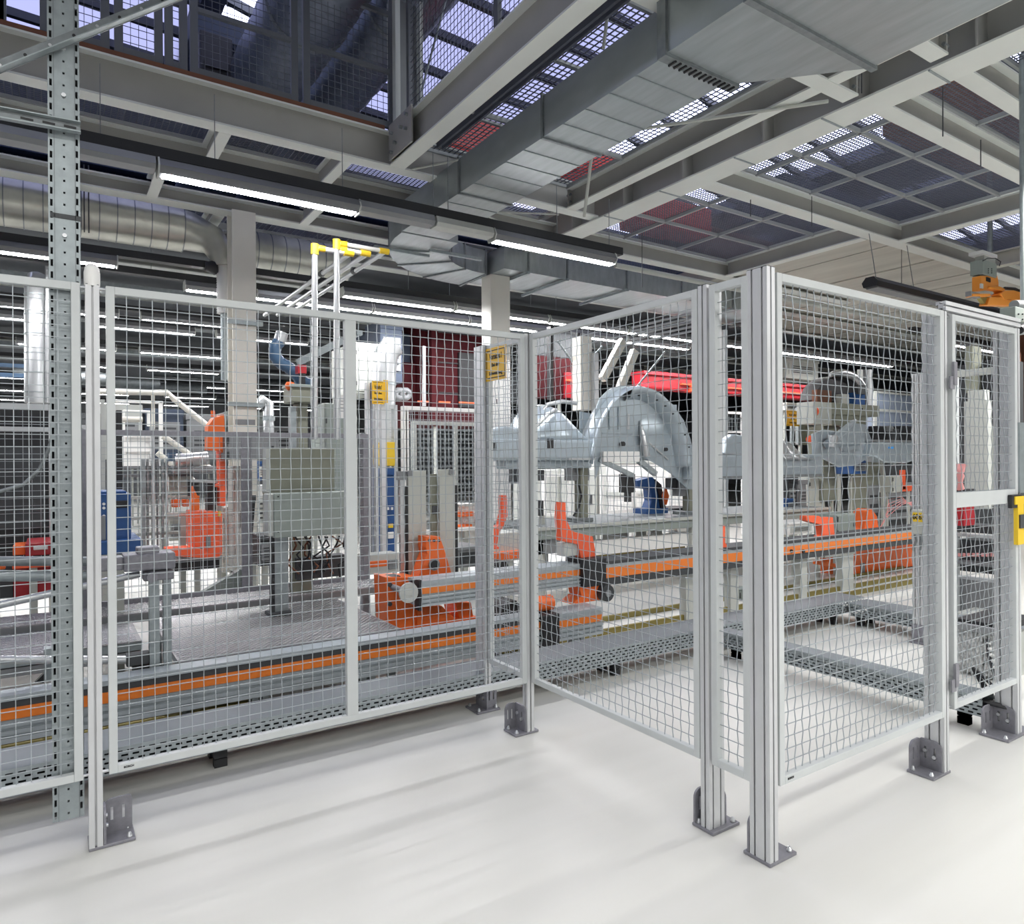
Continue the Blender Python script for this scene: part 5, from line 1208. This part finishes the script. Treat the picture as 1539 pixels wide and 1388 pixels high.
pw = stack('white rectangular post behind the rear body panel', 'white_post', 'post', [('post', 873, 505, 890, 616, 7.8, .2, CREAM), ('dark_rail', 828, 490, 832, 600, 8.2, .1, BLACK), ('dark_rail', 869, 500, 872, 620, 7.9, .06, BLACK), ('thin_post', 894, 530, 900, 620, 7.7, .08, SILVER)], lift=True)
rp = stack('red curtain behind the rear body panel', 'red_curtain', 'curtain', [('curtain', 808, 536, 872, 600, 9.0, .1, DRED), ('fold', 850, 560, 870, 598, 8.95, .08, RED), ('glow_strip', 850, 570, 868, 573, 8.93, .02, REDOR), ('grey_top', 808, 500, 872, 538, 9.0, .1, DARK)], lift=True)
for k, (x, y, x2, y2) in enumerate(((838, 512, 872, 560), (872, 560, 905, 520), (950, 590, 1000, 528))):
    solo('thin_strut', 'thin grey strut behind the long fence panel, '+('upper', 'middle', 'near the red beam')[k], 'strut', MB().tube([P(x, y, v=8.0), P(x2, y2, v=8.0)], .015, 8), GALV)
cl = thing('cable_ladder', 'bundle of pale parallel conduits under the branch duct', 'ladder', P(1000, 495, v=7.4))
for k in range(5):
    a, c = P(950, 492+6*k, z=3.25), P(1046, 462+7*k, z=3.25); part('conduit', MB().tube([a, Vector((a.x, c.y, 3.25))], .016, 8), MID, cl)
for k, (x, v) in enumerate(((1083, 7.0), (1090, 7.05))):
    solo('thin_upright', 'thin pale upright behind the narrow fence panel, '+('left', 'right')[k]+' of two', 'post', MB().box(P(x, 600, v=v).x, P(x+4, 600, v=v).x, v, v+.05, 0, P(x, 495, v=v).z), FRAME)
fencecell('small white mesh screen behind the narrow fence panel', 1070, 618, 1120, 650, 9.0, WHITE, pitch=.08)
sign('yellow warning sign right of the front corner post', 1181, 617, 1201, 640, v=7.2, lines=('Vorsicht !', 'Bei der', 'Schweissung'))
solo('sign_pole', 'thin grey pole holding the distant warning sign', 'pole', MB().box(P(1190, 640, v=7.2).x, P(1193, 640, v=7.2).x, 7.2, 7.24, 0, P(1190, 620, v=7.2).z), GALV)
stack('grey profile post beside the distant warning sign', 'profile_post', 'post', [('post', 1204, 612, 1213, 668, 7.3, .12, OLIVE), ('light_edge', 1200, 612, 1205, 668, 7.28, .06, GALV)], lift=True)
block('white_drum', 'white rounded tank above the distant warning sign', 'tank', 1182, 606, 1200, 616, 7.6, .3, WHITE, 'machine')
block('glazed_booth', 'pale blue glazed booth left of the far fence post', 'booth', 1312, 590, 1378, 645, 9.0, .6, mat('booth_glass', (.30, .36, .46), .15), 'frame', LGREY)
stack('row of black gripper heads under the glazed booth', 'gripper_row', 'gripper', [('head', 1318, 640, 1334, 664, 6.4, .15, BLACK), ('head', 1340, 644, 1352, 662, 6.4, .15, DARK), ('head', 1356, 640, 1372, 664, 6.4, .15, BLACK), ('head_cap', 1336, 640, 1342, 648, 6.35, .1, SILVER)], lift=True)
block('grey_duct_box', 'pale angular duct box behind the corner post', 'duct', 1180, 540, 1230, 570, 9.8, .6, PALE, 'machine', PALE)
# under the panels: cylinders and cabinets behind the front mesh panel
und = [('dark_cabinet', 'dark cabinet column with brown tank', 1184, 718, 1198, 780, 6.5, DARK), ('grey_cylinder', 'grey cylinder unit beside the dark cabinet', 1199, 722, 1212, 770, 6.45, MID), ('beige_door', 'beige cabinet door behind the fixture', 1215, 715, 1240, 775, 6.9, PALE), ('blue_block', 'small blue motor block above the table edge', 1183, 750, 1192, 768, 6.3, BLUE), ('blue_bracket', 'blue angled bracket under the cross member', 1282, 690, 1302, 712, 6.4, BLUE), ('olive_column', 'olive machine column right of the press', 1302, 695, 1322, 830, 6.6, OLIVE), ('dark_column', 'black service column beside the olive column', 1300, 735, 1316, 790, 6.9, BLACK), ('beige_block', 'beige valve block with cables', 1340, 715, 1356, 740, 6.5, PALE), ('dark_bay', 'dark machine bay behind the far fence post', 1318, 700, 1380, 800, 7.4, DARK)]
for nm, lb, x0, y0, x1, y1, v, m in und: block(nm, lb, 'machine', x0, y0, x1, y1, v, .3, m, 'machine' if m != PALE else 'cabinet', MID)
vp = stack('orange vertical bars between the beige block and the dark bay', 'orange_bar', 'bar', [('bar', 1357, 706, 1361, 735, 6.6, .06, REDOR), ('spring_pack', 1356, 730, 1374, 738, 6.6, .1, REDOR)], lift=True)
om = thing('orange_machine', 'big orange machine body on the shuttle rail', 'machine', P(1330, 870, v=5.2))
pgo([(1285, 826), (1305, 820), (1360, 816), (1382, 820), (1382, 866), (1290, 871), (1285, 868)], 5.0, .5, ORANGE, 'body', om); pgo([(1298, 802), (1304, 768), (1310, 764), (1318, 775), (1322, 802)], 5.3, .2, ORANGE, 'neck', om)
pgo([(1228, 842), (1264, 848), (1266, 854), (1228, 848)], 5.0, .06, ORANGE, 'side_plate', om); part('grey_plate', MB().bv(1294, 846, 1300, 862, 4.99, .02), MID, om); part('black_base', MB().bv(1305, 856, 1382, 872, 4.97, .3), BLACK, om)
block('pale_motor', 'pale grey motor box behind the orange hook of the front panel', 'motor', 1256, 772, 1286, 806, 5.0, .3, GREENGREY, 'cabinet')
block('pale_round_unit', 'white rounded unit on the table behind the front panel', 'machine', 1184, 785, 1222, 802, 5.2, .3, WHITE, 'machine', LGREY)
block('grey_floor_box', 'grey floor box between the rail legs behind the corner post', 'box', 1110, 884, 1128, 928, 4.9, .4, GREENGREY, 'cabinet')
wc = thing('white_cylinder', 'white vertical tank under the shuttle rail', 'tank', P(1206, 880, v=5.1)); part('tank', MB().tube([P(1205, 880, v=5.1), P(1205, 838, v=5.1)], .05, 14), WHITE, wc); part('tank_band', MB().tube([P(1205, 862, v=5.1), P(1205, 860, v=5.1)], .053, 14), MID, wc)
for k in range(5):
    solo('loose_cable', 'loose pinkish cable behind the far fence post, '+('highest', 'second', 'middle', 'fourth', 'lowest')[k], 'cable', MB().tube([P(1318+5*k, 800-8*k, v=6.0), P(1335, 775-6*k, v=5.8), P(1355, 758-3*k, v=5.7), P(1378, 752+4*k, v=5.6)], .006, 6), PINK)
# profile post with number box
np_ = thing('fence_post', 'wide aluminium profile post carrying the numbered junction box', 'post', P(1397, 985, v=2.9), 'aluminium fence posts')
NU = 5.88; ya, yb = P(1401, 760, u=NU).y, P(1371, 760, u=NU).y; nz = P(1386, 560, u=NU).z
part('profile', MB().prism([(NU+x, ya+y) for x, y in profile(.045, yb-ya, 1, 4)], 'z', .012, nz), ALU, np_)
part('foot_plate', MB().box(5.835, 6.0, ya-.02, yb+.03, 0, .013), CAST, np_, bevel=.003); part('upright_ear', MB().box(5.868, 5.88, ya, yb, .013, .15), CAST, np_); part('upright_ear', MB().box(5.88, 5.98, yb, yb+.012, .013, .15), CAST, np_)
jb = thing('junction_box', 'pale junction box with a yellow number label on the wide post', 'junction box', P(1390, 803, u=5.78))
part('box', MB().bu(1369, 766, 1403, 803, 5.78, .1), PALE, jb, bevel=.008); part('lid', MB().bu(1370, 767, 1402, 790, 5.77, .012), LGREY, jb, bevel=.004)
part('number_label', MB().bu(1371, 770, 1390, 784, 5.766, .004), YELLOW, jb, label='yellow number label')
q = P(1380.5, 777, u=5.764); text('lettering', '6063', .058, INK, jb, q, (pi/2, 0, -pi/2), sx=.8)
for x in (1375, 1383, 1391): part('cable', MB().tube([P(x, 803, u=5.80), P(x+2, 812, u=5.80), P(x-3+(x % 5), 826, u=5.82)], .009, 6), GALVD, jb)
# behind the gate
GV = 3.6
def gu(nm, lb, cat, items):
    """thing from boxes with faces on u planes"""
    q = P((items[0][1]+items[0][3])/2, items[0][4], u=items[0][5]); base = min(P((i[1]+i[3])/2, i[4], u=i[5]).z for i in items)
    t = thing(nm, lb, cat, (q.x, q.y, base))
    for i in items: part(i[0], MB().bu(*i[1:7]), i[7], t, bevel=.004)
    return t
tp = gu('tall_enclosure', 'tall pale grey machine panel behind the gate', 'panel', [('panel', 1449, 602, 1484, 764, 7.2, .1, LGREY), ('upper_panel', 1454, 586, 1480, 602, 7.22, .1, LGREY), ('side_panel', 1478, 640, 1500, 760, 7.3, .1, PALE), ('dark_slot', 1452, 755, 1456, 758, 7.19, .01, BLACK)])
gu('machine_bay', 'dark machine frame behind the tall grey panel', 'machine', [('back', 1436, 545, 1520, 800, 8.2, .3, DARK), ('olive_pipe', 1450, 520, 1462, 590, 8.0, .2, OLIVE), ('right_box', 1480, 540, 1512, 690, 8.1, .2, BLACK)])
gu('cross_bar', 'pale cross bar high behind the gate', 'bar', [('bar', 1436, 553, 1512, 563, 6.8, .05, LGREY), ('end_block', 1505, 551, 1512, 568, 6.79, .06, GALV)])
gu('rail_rack', 'white framed rack with bright rails behind the gate', 'rack', [('left_upright', 1434, 560, 1438, 990, 6.9, .06, FRAME), ('right_upright', 1506, 470, 1514, 990, 6.7, .08, ALU), ('bright_rail', 1436, 803, 1508, 808, 6.6, .04, SILVER), ('bright_rail', 1436, 868, 1508, 873, 6.6, .04, SILVER), ('black_shelf', 1436, 790, 1508, 801, 6.8, .3, DARK), ('lower_shelf', 1436, 925, 1508, 934, 6.6, .4, LGREY)])
sh = thing('bottle_shelf', 'dark shelf of small clamps with pink tips behind the gate', 'shelf', P(1470, 842, u=6.9)); part('shelf_back', MB().bu(1436, 812, 1500, 860, 7.0, .3, ), DARK, sh); part('shelf_board', MB().bu(1436, 846, 1500, 850, 6.85, .3), MID, sh)
for k in range(8): q = P(1442+7*k, 836, u=6.84); part('tip', MB().tube([q, q+Vector((0, 0, .03))], .012, 8), PINK, sh)
gu('grey_board', 'brownish grey board leaning in the rack behind the gate', 'board', [('board', 1436, 872, 1506, 925, 6.95, .05, MID), ('board_edge', 1436, 924, 1506, 927, 6.9, .06, GALV)])
gu('red_drive', 'red and black drive unit at the left edge of the gate opening', 'machine', [('drive', 1436, 758, 1449, 790, 6.6, .2, RED), ('drive_top', 1436, 735, 1450, 758, 6.62, .2, BLACK)])
wr = thing('hose_bundle', 'pink plastic hose bundle shining behind the gate', 'hoses', P(1443, 730, u=6.5))
for k in range(7): part('hose', MB().tube([P(1438+2*k, 698+3*(k % 3), u=6.5), P(1446-k, 715, u=6.45), P(1440+k, 735, u=6.5)], .02, 7), PINK, wr)
ol2 = gu('dark_basin', 'dark round-edged basin on plastic wrapped packs behind the gate', 'basin', [('rim', 1436, 934, 1506, 944, 5.3, .5, BLACK), ('front', 1436, 940, 1496, 950, 5.25, .04, MID)])
for k, (x0, x1) in enumerate(((1436, 1478), (1480, 1508))):
    kk_ = MB(); u = 5.3; ya, yb = P(x0, 960, u=u).y, P(x1, 960, u=u).y; z1_, z0_ = P(1460, 946, u=u).z, 0.02
    def wrap(a, b, ya=ya, yb=yb, z1_=z1_, z0_=z0_): return (5.3+.02*sin(a*37+b*23)+.015*sin(a*91), ya+(yb-ya)*a, z0_+(z1_-z0_)*b)
    t = thing('wrapped_pack', ('wide', 'narrow')[k]+' pack wrapped in crinkled clear plastic behind the gate', 'pack', (5.4, (ya+yb)/2, 0))
    part('wrap_front', MB().grid(wrap, 40, 16), WRAP, t, fix=False); part('pack_core', MB().box(5.34, 5.7, yb, ya, 0, z1_-.02), LGREY, t)
bcb = thing('floor_cable', 'black and white spiral cable hanging to the cable tray behind the gate', 'cable', P(1500, 1020, u=4.5)); part('cable', MB().tube([P(1484, 960, u=4.6), P(1486, 985, u=4.55), P(1494, 1010, u=4.5), P(1506, 1035, u=4.4)], .011, 8), BLACK, bcb)
for k in range(8): q = P(1484, 960, u=4.6).lerp(P(1506, 1035, u=4.4), (k+.5)/8); part('white_band', MB().tube([q, q+Vector((0, 0, -.012))], .0115, 8), WHITE, bcb)
# hanging gripper
gr = thing('hanging_gripper', 'amber orange gripper on a grey block above the gate', 'gripper', P(1480, 440, v=4.0))
GZ = 4.0
part('top_plate', MB().bv(1477, 379, 1499, 384, GZ-.03, .16), WHITE, gr); part('valve_block', MB().bv(1479, 384, 1496, 394, GZ, .1), LGREY, gr); part('grey_block', MB().bv(1477, 393, 1498, 414, GZ-.02, .14), GREENGREY, gr)
for x in (1485, 1490):
    for y in (404, 407, 410): q = P(x, y, v=GZ-.02); part('screw', MB().cyl((q.x, q.z), .006, 'v', GZ-.028, GZ-.02, 6), BLACK, gr)
pgo([(1474, 414), (1499, 414), (1501, 424), (1501, 432), (1486, 432), (1482, 436), (1474, 436)], GZ, .1, GANTRY, 'amber_bracket', gr)
part('black_cylinder', MB().bv(1483, 417, 1489, 423, GZ-.01, .05), BLACK, gr); part('white_tag', MB().bv(1475, 426, 1478, 433, GZ-.01, .02), WHITE, gr)
pgo([(1488, 430), (1503, 430), (1511, 434), (1509, 442), (1505, 436), (1486, 433)], GZ-.02, .1, GANTRY, 'upper_finger', gr)
pgo([(1504, 441), (1512, 436), (1524, 436), (1560, 446), (1560, 450), (1510, 450)], GZ-.04, .12, GANTRY, 'right_arm', gr)
pgo([(1462, 441), (1489, 441), (1489, 445), (1462, 445)], GZ-.06, .08, GANTRY, 'left_finger', gr); part('finger_pad', MB().bv(1459, 439, 1473, 446, GZ-.05, .06), MID, gr)
pgo([(1484, 458), (1488, 446), (1505, 446), (1512, 450), (1526, 452), (1522, 459)], GZ-.03, .1, GANTRY, 'lower_arm', gr); pgo([(1473, 446), (1488, 446), (1485, 456), (1480, 456)], GZ, .05, BRASS, 'linkage', gr)
part('cover_sheet', MB().tube([P(1510, 433, v=GZ+.05), P(1525, 434, v=GZ+.05), P(1545, 444, v=GZ+.05)], .02, 8), DARK, gr)
part('pneumatic_hose', MB().tube([P(1477, 392, v=GZ-.03), P(1484, 388, v=GZ-.05), P(1496, 388, v=GZ-.05), P(1504, 393, v=GZ-.02), P(1502, 400, v=GZ)], .006, 6), BLACK, gr)
part('hanger_post', MB().tube([P(1488, 379, v=GZ+.05), P(1488, 379, v=GZ+.05)+Vector((0, 0, 1.2))], .03, 8), GALVD, gr)
g2 = thing('sensor_head', 'grey perforated sensor head beside the gate latch post', 'sensor', P(1530, 480, v=2.2)); part('body', MB().bv(1526, 463, 1550, 484, 2.2, .1), GREENGREY, g2, bevel=.004); part('hood', MB().tube([P(1524, 458, v=2.25), P(1552, 458, v=2.25)], .035, 12), MID, g2); part('lower_bracket', MB().bv(1527, 484, 1545, 500, 2.22, .06), GALV, g2); part('black_guard', MB().tube([P(1531, 496, v=2.1), P(1545, 489, v=2.1)], .03, 10), BLACK, g2)
for x in (1530, 1536, 1542):
    for y in (472, 480): q = P(x, y, v=2.2); part('hole', MB().cyl((q.x, q.z), .006, 'v', 2.192, 2.2, 6), BLACK, g2)
part('stem', MB().tube([P(1538, 455, v=2.3), P(1538, 455, v=2.3)+Vector((0, 0, 1.9))], .02, 8), GALV, g2)
rg = thing('rust_gantry', 'rust red column far behind the gripper', 'column', P(1545, 460, v=6)); _a, _b = P(1534, 500, v=6).x, P(1560, 500, v=6).x; part('column', MB().box(_a, _b, 6.0, 6.3, 0, 4.2), RUST, rg); part('column_cap', MB().box(_a-.03, _b+.03, 5.97, 6.33, 4.2, 4.28), RUST, rg)
